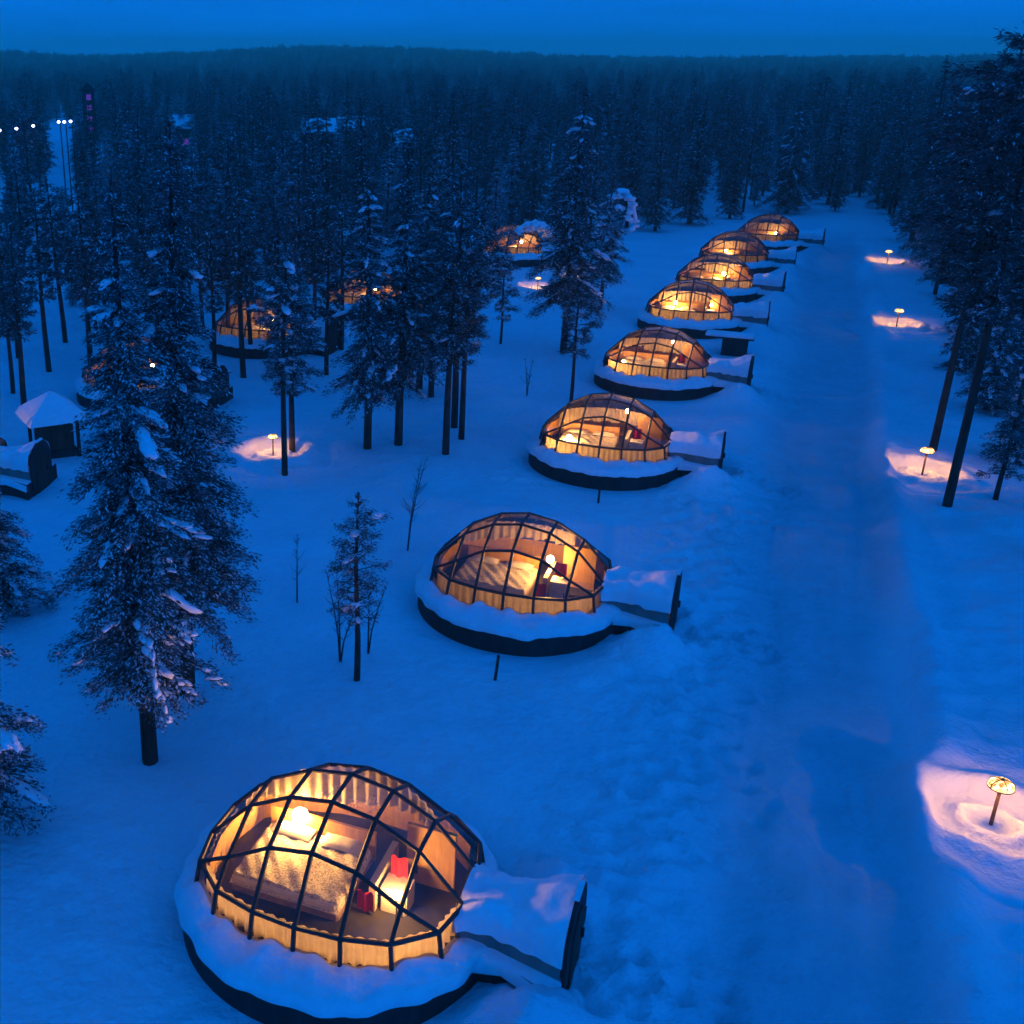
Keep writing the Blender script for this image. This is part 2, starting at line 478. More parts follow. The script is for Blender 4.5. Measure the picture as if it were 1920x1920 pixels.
fr_ = sst(500, 1300, np.hypot(gx.ravel(), gy.ravel()))
gme.attributes.new('far', 'FLOAT', 'POINT').data.foreach_set('value', fr_.astype(np.float32))
tag(put('ground', gme), 'snow-covered ground with packed track and low wooded fells', 'ground', kind='structure')

# ------------------------------------------------------------------ igloo
S_L = [-1.3, -.65, 0, .65, 1.3]
T_L = [-1.08, -.36, .36, 1.08]
Z_RIM, Z_RING, Z_APEX = .62, 1.0, 2.18
RING = {}
def dome_z(s, t):
    q = 1 - (s / 2.0) ** 2 - (t / 1.75) ** 2
    return Z_RING + (Z_APEX - Z_RING) * max(q, 0) ** .85
def ring_pts():
    front = [(-1.82, -1.0), (-1.3, -1.46), (-.65, -1.63), (0, -1.68), (.65, -1.63), (1.3, -1.46), (1.82, -1.0)]
    right = [(1.97, -.36), (1.97, .36)]
    back = [(-s, -t) for s, t in front]
    left = [(-1.97, .36), (-1.97, -.36)]
    return front + right + back + left
RP = ring_pts()                               # 18 points, counter-clockwise from the front left corner
def V3(s, t, z): return Vector((s, t, z))
grid = {(i, j): V3(s, t, dome_z(s, t)) for i, s in enumerate(S_L) for j, t in enumerate(T_L)}
RV = [V3(s, t, Z_RING) for s, t in RP]
BV = [V3(s * 1.045, t * 1.045, Z_RIM - .12) for s, t in RP]
cells = []
for i in range(4):
    for j in range(3):
        cells.append([grid[i, j], grid[i + 1, j], grid[i + 1, j + 1], grid[i, j + 1]])
for i in range(4):
    cells.append([RV[1 + i], RV[2 + i], grid[i + 1, 0], grid[i, 0]])
    k = 10 + i                                    # back ring runs right to left
    cells.append([RV[k], RV[k + 1], grid[3 - i, 3], grid[4 - i, 3]])
cells.append([RV[0], RV[1], grid[0, 0]]); cells.append([RV[5], RV[6], grid[4, 0]])
cells.append([RV[9], RV[10], grid[4, 3]]); cells.append([RV[14], RV[15], grid[0, 3]])
cells.append([grid[4, 0], RV[6], RV[7], grid[4, 1]]); cells.append([grid[4, 2], RV[8], RV[9], grid[4, 3]])
cells.append([RV[17], RV[0], grid[0, 0], grid[0, 1]]); cells.append([RV[15], RV[16], grid[0, 2], grid[0, 3]])
cells.append([grid[4, 1], RV[7], RV[8], grid[4, 2]]); cells.append([RV[16], RV[17], grid[0, 1], grid[0, 2]])
n_upper = len(cells)
for k in range(18):
    if k in (7,):
        continue                                  # the passage joins here
    cells.append([BV[k], BV[(k + 1) % 18], RV[(k + 1) % 18], RV[k]])

def pane_mesh(k, c):
    ctr = sum(c, Vector()) / len(c)
    nn = (c[1] - c[0]).cross(c[2] - c[0]).normalized()
    if nn.dot(ctr - Vector((0, 0, .6))) < 0: nn = -nn
    v = [(ctr + (p - ctr) * .985) for p in c]
    n = len(v)
    vv = v + [p - nn * .012 for p in v]
    f = [tuple(range(n))] 
    return mesh_np('pane', v, f, M['glass'])
PANES = [pane_mesh(k, c) for k, c in enumerate(cells)]

def bar(mb, pts, r=.034): mb.tube(pts, r, 6)
def frame_meshes():
    out_ = []
    for i in range(5):
        b = MB(); bk = 14 - i
        bar(b, [BV[1 + i], RV[1 + i]] + [grid[i, j] for j in range(4)] + [RV[bk], BV[bk]])
        out_.append(('arch_rib', b.mesh('arch_rib', M['frame'])))
    ends = [(0, 6), (17, 7), (16, 8), (15, 9)]
    for j in range(4):
        b = MB(); l, r = ends[j]
        bar(b, [RV[l]] + [grid[i, j] for i in range(5)] + [RV[r]], .031)
        out_.append(('cross_rib', b.mesh('cross_rib', M['frame'])))
    b = MB(); bar(b, RV + [RV[0]], .036)
    out_.append(('ring_rail', b.mesh('ring_rail', M['frame'])))
    for k in (0, 6, 7, 8, 9, 15, 16, 17):
        b = MB(); bar(b, [BV[k], RV[k]], .033)
        out_.append(('post', b.mesh('post', M['frame'])))
    return out_
FRAME = frame_meshes()

def outline(grow=0.0, n=72):
    """plan of the plinth: a disc with a fish-tail passage towards +s"""
    pts = []
    R = 2.38 + grow
    a0 = math.asin((.62 + grow) / R)
    for k in range(n + 1):
        a = a0 + (2 * PI - 2 * a0) * k / n
        pts.append((R * math.cos(a), R * math.sin(a)))
    tail = [(2.62, -.60 - grow), (3.0, -.76 - grow), (3.46, -.98 - grow), (3.46, .98 + grow), (3.0, .76 + grow), (2.62, .60 + grow)]
    return pts + tail
def rim_noise(a, k): return .05 * math.sin(a * 7 + k) + .035 * math.sin(a * 17 + 2 * k) + .025 * math.sin(a * 31 + k * 3)

def igloo_meshes(variant):
    rnd = random.Random(variant)
    ms = {}
    # plinth
    o = outline(); b = MB(); n = len(o)
    v = [(x, y, -.35) for x, y in o] + [(x, y, .42) for x, y in o]
    b.add(v, [(i, (i + 1) % n, n + (i + 1) % n, n + i) for i in range(n)] + [tuple(range(n, 2 * n))])
    ms['plinth'] = b.mesh('plinth', M['tar'])
    # capping board
    # snow on the plinth shelf
    b = MB(); NA = 200; rows = []
    prof = [(0.0, .05), (.12, .05), (.25, .045), (.38, .03), (.5, .015), (.65, -.01), (.8, -.04), (.9, -.07), (.96, -.11), (1.0, -.17), (.985, -.25)]
    for k in range(NA):
        a = 2 * PI * k / NA
        ca, sa = math.cos(a), math.sin(a)
        # base curve radius of the glass in this direction
        rg = 1.0 / ((abs(ca) / 2.03) ** 2.6 + (abs(sa) / 1.74) ** 2.6) ** (1 / 2.6)
        ro = 2.44 + .03 * math.sin(a * 9 + variant) + .02 * math.sin(a * 23)
        rn = rim_noise(a, variant)
        row = []
        for u, dz in prof:
            r = (rg - .06) + (ro - rg + .06) * u
            z = .60 + dz + rn * (1 - u) * .9 + .05 * float(vnoise(r * ca * 2.6 + variant * 5, r * sa * 2.6, 44)) * (1 - .5 * u) + .02 * float(vnoise(r * ca * 7, r * sa * 7 + variant, 45))
            row.append((r * ca, r * sa, z))
        rows.append(row)
    m_ = len(prof)
    v = [p for r_ in rows for p in r_]
    f = [(k * m_ + i, k * m_ + i + 1, ((k + 1) % NA) * m_ + i + 1, ((k + 1) % NA) * m_ + i) for k in range(NA) for i in range(m_ - 1)]
    b.add(v, f)
    ms['snow_shelf'] = b.mesh('snow_shelf', M['snow'], True)
    # snow on the tail shelf beside the passage
    b = MB()
    tail = [(2.15, .80), (2.62, .66), (3.0, .82), (3.44, 1.03)]
    L = []
    for s_, h_ in tail:
        zz = .49 - .04 * (s_ - 2.15); L.append([(s_, -h_, zz - .22), (s_, -h_ + .02, zz - .07), (s_, -h_ + .12, zz), (s_, 0, zz + .04), (s_, h_ - .12, zz), (s_, h_ - .02, zz - .07), (s_, h_, zz - .22)])
    v = [p for r_ in L for p in r_]; q = 7
    f = [(i * q + k, i * q + k + 1, (i + 1) * q + k + 1, (i + 1) * q + k) for i in range(len(L) - 1) for k in range(q - 1)]
    f.append(tuple(range(3 * q, 4 * q)))
    b.add(v, f)
    ms['tail_snow'] = b.mesh('tail_snow', M['snow'], True)
    # passage: side boards and the thick snow on its vault
    secs = [(1.93, .58, 1.12), (2.1, .50, 1.16), (2.45, .45, 1.18), (2.9, .54, 1.24), (3.40, .64, 1.36)]
    b = MB()
    for sg in (-1, 1):
        v = []
        for s_, h_, zt in secs:
            v += [(s_, sg * h_, .30), (s_, sg * h_, .82)]
        b.add(v, [(2 * i, 2 * i + 2, 2 * i + 3, 2 * i + 1) for i in range(len(secs) - 1)])
    ms['passage_wall'] = b.mesh('passage_wall', M['greyboard'])
    b = MB(); q = 29; v = []
    ss = np.linspace(1.90, 3.43, 30)
    for s_ in ss:
        h_ = np.interp(s_, [a[0] for a in secs], [a[1] for a in secs]); zt = np.interp(s_, [a[0] for a in secs], [a[2] for a in secs])
        for k in range(q):
            a = PI * k / (q - 1)
            cc, sn = math.cos(a), math.sin(a)
            y_ = (h_ + .08) * math.copysign(abs(cc) ** .75, cc)
            z_ = .84 + (zt - .84) * sn ** .7
            d_ = .07 * float(vnoise(s_ * 2.2 + variant * 7, y_ * 2.2, 40)) + .035 * float(vnoise(s_ * 5.5 + variant * 3, y_ * 5.5, 41))
            z_ += d_ * (.25 + sn) ; y_ *= 1 + .35 * d_
            if k in (0, q - 1): z_ = .74 + .05 * float(vnoise(s_ * 6, y_ + variant, 42))
            v.append((s_, y_, z_))
    f = [(i * q + k, (i + 1) * q + k, (i + 1) * q + k + 1, i * q + k + 1) for i in range(len(ss) - 1) for k in range(q - 1)]
    b.add(v, f)
    ms['passage_snow'] = b.mesh('passage_snow', M['snow'], True)
    # end wall: arched board with a door
    def arch(hw, zt, z0, s0, s1, n=16):
        pts = [(-hw, z0), (-hw, zt - hw)] + [(-hw * math.cos(PI * k / n), zt - hw + hw * math.sin(PI * k / n)) for k in range(1, n)] + [(hw, zt - hw), (hw, z0)]
        v = [(s0, y, z) for y, z in pts] + [(s1, y, z) for y, z in pts]; m = len(pts)
        return v, [tuple(range(m)), tuple(range(2 * m - 1, m - 1, -1))] + [(i, m + i, m + (i + 1) % m, (i + 1) % m) for i in range(m)]
    b = MB(); b.add(*arch(.66, 1.46, -.3, 3.43, 3.48)); ms['end_wall'] = b.mesh('end_wall', M['tar'])
    b = MB(); b.add(*arch(.38, 1.12, -.2, 3.48, 3.50)); ms['outer_door'] = b.mesh('outer_door', M['brown'])
    b = MB(); b.box((3.52, .28, .55), (.05, .03, .16)); ms['handle'] = b.mesh('handle', M['frame'])
    b = MB(); b.box((3.455, 0, 1.475), (.08, .4, .04)); ms['end_wall_snow'] = b.mesh('end_wall_snow', M['snow'])
    # inside
    b = MB(); pl = [(s * .99, t * .99) for s, t in RP]
    v = [(s, t, .12) for s, t in pl]; b.add(v, [tuple(range(18))]); ms['floor'] = b.mesh('floor', M['floor'])
    b = MB()
    # back wainscot of amber pine, left end round to the passage
    ws = RP[8:18] + [RP[0]]
    v = []
    for s, t in ws: v += [(s * .965, t * .965, .12), (s * .93, t * .93, .97)]
    b.add(v, [(2 * i, 2 * i + 2, 2 * i + 3, 2 * i + 1) for i in range(len(ws) - 1)])
    ms['wainscot'] = b.mesh('wainscot', M['amber'])
    return ms
def pleated(plan, z0f, z1f, amp, step, seed, mat):
    """hanging cloth along a plan polyline; z0f, z1f give bottom and top along it"""
    P = [Vector((a, b, 0)) for a, b in plan]
    ln = [0]
    for i in range(len(P) - 1): ln.append(ln[-1] + (P[i + 1] - P[i]).length)
    tot = ln[-1]; n = int(tot / step)
    v = []; rnd = random.Random(seed)
    ph = 0
    for k in range(n + 1):
        d = tot * k / n
        i = max(j for j in range(len(P)) if ln[j] <= d + 1e-9); i = min(i, len(P) - 2)
        p = P[i].lerp(P[i + 1], (d - ln[i]) / (ln[i + 1] - ln[i]))
        nn = Vector((P[i + 1].y - P[i].y, -(P[i + 1].x - P[i].x), 0)).normalized()
        ph += rnd.uniform(.55, 1.1)
        o_ = amp * math.sin(ph)
        u = k / n
        za, zb = z0f(u, ph), z1f(u, p)
        for q in range(4):
            r = q / 3
            pp = p + nn * o_ * (1 - .6 * r)
            v.append((pp.x, pp.y, za + (zb - za) * r))
    f = [(4 * k + q, 4 * (k + 1) + q, 4 * (k + 1) + q + 1, 4 * k + q + 1) for k in range(n) for q in range(3)]
    return mesh_np('curtain', v, f, mat, True)
kick_plan = [(s * .955, t * .955) for s, t in [RP[16], RP[17]] + RP[0:8]]
KICK = pleated(kick_plan, lambda u, p: .50, lambda u, p: .99, .040, .022, 4, M['kick'])
def back_curtain(a0, a1, lift, seed, TOPZ=1.62):
    plan = []
    for k in range(25):
        a = math.radians(a0 + (a1 - a0) * k / 24)
        plan.append((1.50 * math.cos(a), 1.02 * math.sin(a)))
    def ztop(u, p): return min(dome_z(p.x, p.y) - .05, TOPZ)
    return pleated(plan, lambda u, ph: lift(u) + .03 * math.sin(ph * .37), ztop, .045, .024, seed, M['curtain'])
LIFT = [lambda u: 1.20 + .12 * math.sin(u * 9), lambda u: 1.22 + .05 * math.sin(u * 7), lambda u: 1.0, lambda u: .98 + .2 * (u > .6)]
CURT = [back_curtain(30, 190, LIFT[k], 10 + k, (1.78, 1.62, 1.45, 1.50)[k]) for k in range(4)]
IG = [igloo_meshes(k) for k in range(3)]

ORD = ['nearest', 'second', 'third', 'fourth', 'fifth', 'sixth', 'seventh', 'eighth and farthest']
def igloo(x, y, rz, label, group, variant, panes=True):
    root = put('glass_igloo', None, None, (x, y, 0), rz)
    tag(root, label, 'igloo', group)
    ms = IG[variant % 3]
    for nme in ('plinth', 'snow_shelf', 'tail_snow', 'passage_wall', 'passage_snow', 'floor', 'wainscot'):
        put(nme, ms[nme], root)
    ew = put('end_wall', ms['end_wall'], root)
    put('outer_door', ms['outer_door'], ew); put('handle', ms['handle'], ew); put('snow_cap', ms['end_wall_snow'], ew)
    for nme, me in FRAME: put(nme, me, root)
    put('kick_curtain', KICK, root)
    if panes:
        for me in PANES: put('pane', me, root)
    else:
        put('glazing', JOINED_PANES, root)['kind'] = 'stuff'
    return root
_b = MB()
for c_ in cells:
    ctr_ = sum(c_, Vector()) / len(c_)
    _b.add([ctr_ + (p - ctr_) * .985 for p in c_], [tuple(range(len(c_)))])
JOINED_PANES = _b.mesh('glazing', M['glass'])

def loc_of(x, y, rz, s, t):
    return x + s * math.cos(rz) - t * math.sin(rz), y + s * math.sin(rz) + t * math.cos(rz)

# furniture meshes
def soft_box(mb, c, d, r=.05):
    """box with rounded top edges"""
    cx, cy_, cz = c; hx, hy, hz = d[0] / 2, d[1] / 2, d[2] / 2
    lay = [(0, -hz), (0, hz - r), (.3 * r, hz - .3 * r), (r, hz)]
    v = []
    for i_, z in lay:
        for x, y in ((-hx + i_, -hy + i_ + r), (-hx + i_ + r, -hy + i_), (hx - i_ - r, -hy + i_), (hx - i_, -hy + i_ + r), (hx - i_, hy - i_ - r), (hx - i_ - r, hy - i_), (-hx + i_ + r, hy - i_), (-hx + i_, hy - i_ - r)):
            v.append((cx + x, cy_ + y, cz + z))
    f = [(k * 8 + i, k * 8 + (i + 1) % 8, (k + 1) * 8 + (i + 1) % 8, (k + 1) * 8 + i) for k in range(3) for i in range(8)]
    f.append(tuple(range(24, 32)))
    mb.add(v, f)
def bed_meshes():
    r = {}
    b = MB(); soft_box(b, (0, 0, .30), (1.72, 1.42, .22), .03); r['bed_base'] = b.mesh('bed_base', M['bedbase'])
    b = MB(); soft_box(b, (0, 0, .48), (1.70, 1.40, .16), .05); r['mattress'] = b.mesh('mattress', M['linen'])
    # spread: a rumpled sheet over the mattress
    n, m = 40, 34; v = []
    for i in range(n + 1):
        for j in range(m + 1):
            x = -.87 + 1.74 * i / n; y = -.73 + 1.20 * j / m
            z = .585 + .018 * math.sin(x * 9 + y * 4) * math.sin(y * 7) + .012 * math.sin(x * 23 + y * 17)
            if y < -.69: z = .45
            if abs(x) > .84: z = .44
            v.append((x, y, z))
    f = [(i * (m + 1) + j, (i + 1) * (m + 1) + j, (i + 1) * (m + 1) + j + 1, i * (m + 1) + j + 1) for i in range(n) for j in range(m)]
    r['bedspread'] = mesh_np('bedspread', v, f, M['spread'], True)
    for nme, x in (('p0', -.42), ('p1', .42)):
        b = MB()
        nn = 12; v = []
        for i in range(nn + 1):
            for j in range(9):
                u = i / nn * 2 - 1; q = j / 8 * 2 - 1
                h = .07 * (1 - u ** 4) * (1 - q ** 4)
                v.append((x + u * .33, .555 + q * .16, .60 + h))
        b.add(v, [(i * 9 + j, (i + 1) * 9 + j, (i + 1) * 9 + j + 1, i * 9 + j + 1) for i in range(nn) for j in range(8)])
        r[nme] = b.mesh('pillow', M['linen'], True)
    b = MB(); b.box((0, .755, .50), (1.76, .05, .62)); r['headboard'] = b.mesh('headboard', M['amber'])
    return r
BED = bed_meshes()
def globe_lamp_meshes():
    r = {}
    b = MB(); b.lathe([(0, 0), (.10, 0), (.10, .02), (.02, .03), (0, .03)], 14); r['foot'] = b.mesh('foot', M['frame'])
    b = MB(); b.tube([(0, 0, .02), (0, 0, 1)], .012, 8); r['stem'] = b.mesh('stem', M['frame'])
    b = MB(); b.lathe([(.001, -.085)] + [(.085 * math.sin(PI * k / 8), -.085 * math.cos(PI * k / 8)) for k in range(1, 8)] + [(.001, .085)], 12)
    r['globe'] = b.mesh('globe', M['globe'], True)
    return r
GL = globe_lamp_meshes()
def globe_lamp(x, y, z0, h, label, sz=1.0):
    root = put('globe_lamp', None, None, (x, y, z0)); tag(root, label, 'lamp', 'glowing globe lamps inside the igloos')
    put('foot', GL['foot'], root)
    o = put('stem', GL['stem'], root); o.scale = (1, 1, h)
    o = put('globe', GL['globe'], root, (0, 0, h + .07)); o.scale = (sz, sz, sz)
b = MB(); b.box((0, 0, .40), (.10, 1.0, .80)); PART_M = b.mesh('partition', M['greywall'])
b = MB(); b.box((0, 0, .35), (.40, .34, .70)); CAB_B = b.mesh('carcass', M['white'])
b = MB(); b.box((0, -.18, .36), (.36, .02, .62)); CAB_D = b.mesh('door', M['white'])
b = MB(); b.box((.14, -.20, .40), (.02, .02, .14)); CAB_H = b.mesh('handle', M['frame'])
b = MB(); b.box((0, 0, .66), (.74, .06, 1.32)); DOOR_M = b.mesh('inner_door', M['amber'])
b = MB(); b.box((-.20, -.045, .55), (.03, .03, .12)); DOORH_M = b.mesh('handle', M['frame'])
b = MB()
_v = []; 
for i in range(9):
    for j in range(7):
        _v.append((-.13 + .26 * i / 8, .03 * math.sin(i * 1.3), .0 + .34 * j / 6))
b.add(_v, [(i * 7 + j, (i + 1) * 7 + j, (i + 1) * 7 + j + 1, i * 7 + j + 1) for i in range(8) for j in range(6)])
TOWEL = b.mesh('red_towel', M['red'], True)

# lamps: (s, t, height) per igloo of the row
LAMPCFG = [[(-.95, .62, .74, 1.55), (1.02, -.42, .70, .75)], [(.60, .16, .98, 1.0)], [(.52, .25, 1.45, .8), (-1.1, -.5, .62, 1.0)],
           [(.48, .22, 1.40, .75), (-1.2, -.60, .60, .9)], [(-.75, .30, .80, 1.05), (.9, .3, .8, .6)], [(.35, .25, .85, 1.1)], [(-.5, .3, .75, .8)], [(.4, .3, .7, .75)]]
for k, (x, y) in enumerate(ROW):
    where = ('%s glass igloo' % ORD[k]) if k == 0 else '%s igloo of the row' % ORD[k]
    lab = ['large nearest glass igloo, patterned bed lit inside, at the bottom of the picture',
           'second glass igloo of the row, dark bed and warm curtains, by a slender young pine',
           'third glass igloo of the row from the bottom, globe lamp shining under its roof',
           'fourth glass igloo of the row from the bottom, bright bed end and globe lamp',
           'fifth glass igloo of the row from the bottom, dark opening below its passage',
           'sixth glass igloo of the row, brightest lit curtains at its right end',
           'seventh glass igloo of the row, last but one before the forest',
           'eighth and farthest glass igloo of the row, at the forest edge'][k]
    rzk = E_ANG + (0, 0, .03, -.04, .05, -.03, .06, -.05)[k]
    igloo(x, y, rzk, lab, 'row of glass igloos along the snow track', k)
    # what stands inside
    P = lambda s, t: loc_of(x, y, rzk, s, t)
    bx, by = P(-.60, -.05)
    bed = put('bed', None, None, (bx, by, .12), rzk); tag(bed, 'double bed inside the ' + where, 'bed', 'beds inside the glass igloos')
    put('bed_base', BED['bed_base'], bed); put('mattress', BED['mattress'], bed); put('bedspread', BED['bedspread'], bed)
    put('pillow', BED['p0'], bed); put('pillow', BED['p1'], bed); put('headboard', BED['headboard'], bed)
    c_ = put('curtain', CURT[[0, 1, 2, 3, 2, 3, 2, 2][k]], None, (x, y, 0), rzk)
    tag(c_, 'pleated beige curtain hung round the back of the ' + where, 'curtain', 'curtains hung inside the igloos')
    px, py = P(.62, .15)
    tag(put('partition', PART_M, None, (px, py, .12), rzk), 'low grey partition beside the bed in the ' + where, 'partition', 'partitions inside the igloos')
    px, py = P(.92, -.10)
    cb = put('cabinet', None, None, (px, py, .12), rzk); tag(cb, 'white cabinet behind the partition in the ' + where, 'cabinet', 'white cabinets inside the igloos')
    put('carcass', CAB_B, cb); put('door', CAB_D, cb); put('handle', CAB_H, cb)
    px, py = P(1.22, .50)
    dr = put('inner_door', DOOR_M, None, (px, py, .12), rzk); tag(dr, 'amber pine door at the passage end of the ' + where, 'door', 'amber doors inside the igloos')
    put('handle', DOORH_M, dr)
    for (ts, tt, tz), wd in zip(((.90, .02, .84), (.55, -.42, .45)), ('upper', 'lower')):
        if (k > 1 and wd == 'lower') or k > 3: continue
        px, py = P(ts, tt if wd == 'upper' else tt)
        tag(put('red_towel', TOWEL, None, (px, py, tz), rzk), '%sred towel in the %s' % ('' if k > 1 else wd + ' ', where), 'towel', 'red towels inside the igloos')
    for q, (ls, lt, lh, sz) in enumerate(LAMPCFG[k]):
        px, py = P(ls, lt)
        extra = '' if len(LAMPCFG[k]) == 1 else (' near the bed', ' beside the partition', ' low by the cabinet')[(q if k != 2 else (1, 0, 2)[q])]
        globe_lamp(px, py, .12, lh, 'glowing globe lamp%s in the %s' % (extra, where), sz)

SIDE_L = ['glass igloo with snow-covered barrel passage at the left edge of the picture',
          'glass igloo hidden behind the tall left-hand conifers, left of the sparkling one',
          'glass igloo sparkling through branches behind the tall left-hand conifers',
          'glass igloo glowing left of the dense pine clump in the middle',
          'small distant glass igloo glowing between the pine clump and the igloo row']
SIDE_W = ['barrel igloo at the left edge', 'igloo hidden left of the sparkling one', 'sparkling igloo behind the left conifers', 'igloo left of the pine clump', 'small distant igloo past the pine clump']
for k, (x, y, rz) in enumerate(SIDE):
    igloo(x, y, rz, SIDE_L[k], 'scattered igloos among the left-hand trees', k, panes=False)
    px, py = loc_of(x, y, rz, -.6, -.05)
    bed = put('bed', None, None, (px, py, .12), rz); tag(bed, 'double bed inside the ' + SIDE_W[k], 'bed', 'beds inside the glass igloos')
    put('bed_base', BED['bed_base'], bed); put('bedspread', BED['bedspread'], bed); put('pillow', BED['p0'], bed); put('pillow', BED['p1'], bed)
    tag(put('curtain', CURT[2 if k else 1], None, (x, y, 0), rz), 'pleated beige curtain inside the ' + SIDE_W[k], 'curtain', 'curtains hung inside the igloos')
    px, py = loc_of(x, y, rz, .45, .25)
    globe_lamp(px, py, .12, .9, 'glowing globe lamp in the ' + SIDE_W[k], .8)

# ------------------------------------------------------------------ path lamps in their cleared hollows
def lamp_meshes():
    r = {}
    b = MB(); b.tube([(0, 0, -.5), (0, 0, .72)], [.035, .028], 10); r['pole'] = b.mesh('pole', M['post'], True)
    b = MB(); b.lathe([(.028, .69), (.050, .715), (.050, .725), (.02, .735), (.014, .80)], 14); r['socket'] = b.mesh('socket', M['post'], True)
    b = MB(); b.lathe([(.001, -.05)] + [(.05 * math.sin(PI * k / 8), -.05 * math.cos(PI * k / 8)) for k in range(1, 8)] + [(.001, .05)], 14, (0, 0, .838)); r['bulb'] = b.mesh('bulb', M['lens'], True)
    b = MB(); b.lathe([(.195, .780), (.20, .79), (.187, .845), (.14, .89), (.08, .91), (.001, .918)], 24); r['glass_hood'] = b.mesh('glass_hood', M['hood'], True)
    b = MB(); b.lathe([(.185, .772), (.207, .772), (.207, .79), (.185, .79), (.185, .772)], 24); r['rim'] = b.mesh('rim', M['post'], True)
    b = MB(); b.lathe([(.03, .905), (.03, .935), (.001, .955)], 10); r['finial'] = b.mesh('finial', M['post'], True)
    cage = []
    for k in range(5):
        a = 2 * PI * k / 5
        bb = MB(); bb.tube([(.205 * math.cos(a), .205 * math.sin(a), .785), (.193 * math.cos(a), .193 * math.sin(a), .858), (.145 * math.cos(a), .145 * math.sin(a), .897), (.03 * math.cos(a), .03 * math.sin(a), .925)], .008, 5)
        cage.append(bb.mesh('cage_bar', M['post']))
    r['cage'] = cage
    return r
LM = lamp_meshes()
LAB = ['path lamp nearest the camera at the lower right, ringed by bright snow', 'second path lamp up the track, beside two leaning pine trunks',
       'third path lamp up the right side of the track', 'farthest path lamp on the right side of the track',
       'path lamp by a bare trunk among the left-hand trees', 'faint path lamp right of the pine clump, behind a tall trunk',
       'small path lamp shining through the pine clump', 'low path lamp lighting a violet patch behind the pine clump']
for k, (x, y) in enumerate(LAMPS):
    rnd = random.Random(k)
    z0 = -.12
    root = put('path_lamp', None, None, (x, y, z0), rnd.uniform(0, 1)); tag(root, LAB[k], 'lamp', 'path lamps standing in the snow')
    for nme in ('pole', 'socket', 'bulb', 'glass_hood', 'rim', 'finial'): put(nme, LM[nme], root)
    for me in LM['cage']: put('cage_bar', me, root)
    if k in (4, 5, 6, 7): root.scale = (.8, .8, .8)
    # snow hollow: dug-out ring, banked up outside
    NR, NA = 34, 72
    r = (2.35 * (np.arange(NR + 1) / NR) ** .9)[:, None] * np.ones(NA)[None, :]
    a = np.ones(NR + 1)[:, None] * (2 * PI * np.arange(NA) / NA)[None, :]
    rr = r * (1 + .10 * np.sin(a * 2 + k) + .05 * np.sin(a * 5 + 2 * k) + .025 * np.sin(a * 11))
    X = x + r * np.cos(a); Y = y + r * np.sin(a)
    z = -.12 + .025 * np.cos(r * 11) * np.exp(-r * .8)
    z += .29 * sst(.78, 1.18, rr) + .13 * sst(.26, .40, rr) - .15 * sst(.44, .62, rr)
    z -= .14 * sst(1.2, 1.75, rr)
    z += .03 * vnoise(X * 4.1, Y * 4.1, 31) * sst(.4, .9, r) + .05 * vnoise(X * 1.9, Y * 1.9, 30) * sst(.5, 1.2, r)
    if k < 4: z += .20 * np.exp(-(((X - OX) * EX + (Y - OY) * EY - 8.12) / .22) ** 2)
    edge = sst(1.35, 2.1, r)
    z = z * (1 - edge) + (ground_z(X, Y, False) + .025 - .10 * sst(2.15, 2.35, r)) * edge
    v = np.stack([X, Y, z], -1).reshape(-1, 3)
    f = np.array([(i * NA + j, i * NA + (j + 1) % NA, (i + 1) * NA + (j + 1) % NA, (i + 1) * NA + j) for i in range(NR) for j in range(NA)])
    bme = mesh_np('snow_bank', v, f[:, ::-1], M['ground'], True)
    bs = (v[:, 0] - OX) * EX + (v[:, 1] - OY) * EY; bt = (v[:, 0] - OX) * TX + (v[:, 1] - OY) * TY
    bw = .5 * vnoise(bt * .2, bs * .3, 12)
    bme.attributes.new('packed', 'FLOAT', 'POINT').data.foreach_set('value', (sst(3.9, 5.6, bs + bw) * (1 - sst(7.6, 8.5, bs + bw)) * (1 - sst(72, 84, bt))).astype(np.float32))
    tag(put('snow_bank', bme), 'ring of banked snow round the ' + LAB[k].split(',')[0], 'snow bank', 'snow rings round the path lamps', 'structure')

# ------------------------------------------------------------------ small buildings
def gable_cabin(x, y, rz, wd, dp, h, rise, label, group, lit=None, win=2):
    z0 = gz(x, y)
    root = put('cabin', None, None, (x, y, z0), rz); tag(root, label, 'cabin', group)
    b = MB(); b.box((0, 0, h / 2 - .3), (wd, dp, h + .6)); 
    b.add([(-wd / 2, -dp / 2, h), (-wd / 2, dp / 2, h), (-wd / 2, 0, h + rise), (wd / 2, -dp / 2, h), (wd / 2, dp / 2, h), (wd / 2, 0, h + rise)], [(0, 2, 1), (3, 4, 5)])
    b.build('wall', M['log'], root)
    b = MB(); e_ = .3; t_ = .25
    for sg in (-1, 1):
        y1 = sg * (dp / 2 + e_); zz = h - rise * e_ / (dp / 2)
        x0 = wd / 2 + e_
        v = [(-x0, y1, zz), (x0, y1, zz), (x0, 0, h + rise), (-x0, 0, h + rise)]
        v += [(a, b_, c + t_) for a, b_, c in v]
        b.add(v, [(0, 1, 2, 3), (4, 5, 6, 7), (0, 1, 5, 4), (1, 2, 6, 5), (3, 0, 4, 7)])
    b.build('snow_roof', M['snow'], root)
    for i in range(win):
        b = MB(); px = (i - (win - 1) / 2) * wd / (win + .4)
        b.box((px, -dp / 2 - .02, h * .55), (.9, .06, .9)); f_ = b.build('window', M['frame'], root)
        b = MB(); b.box((px, -dp / 2 - .06, h * .55), (.72, .02, .72)); b.build('pane', lit or M['glass'], f_)
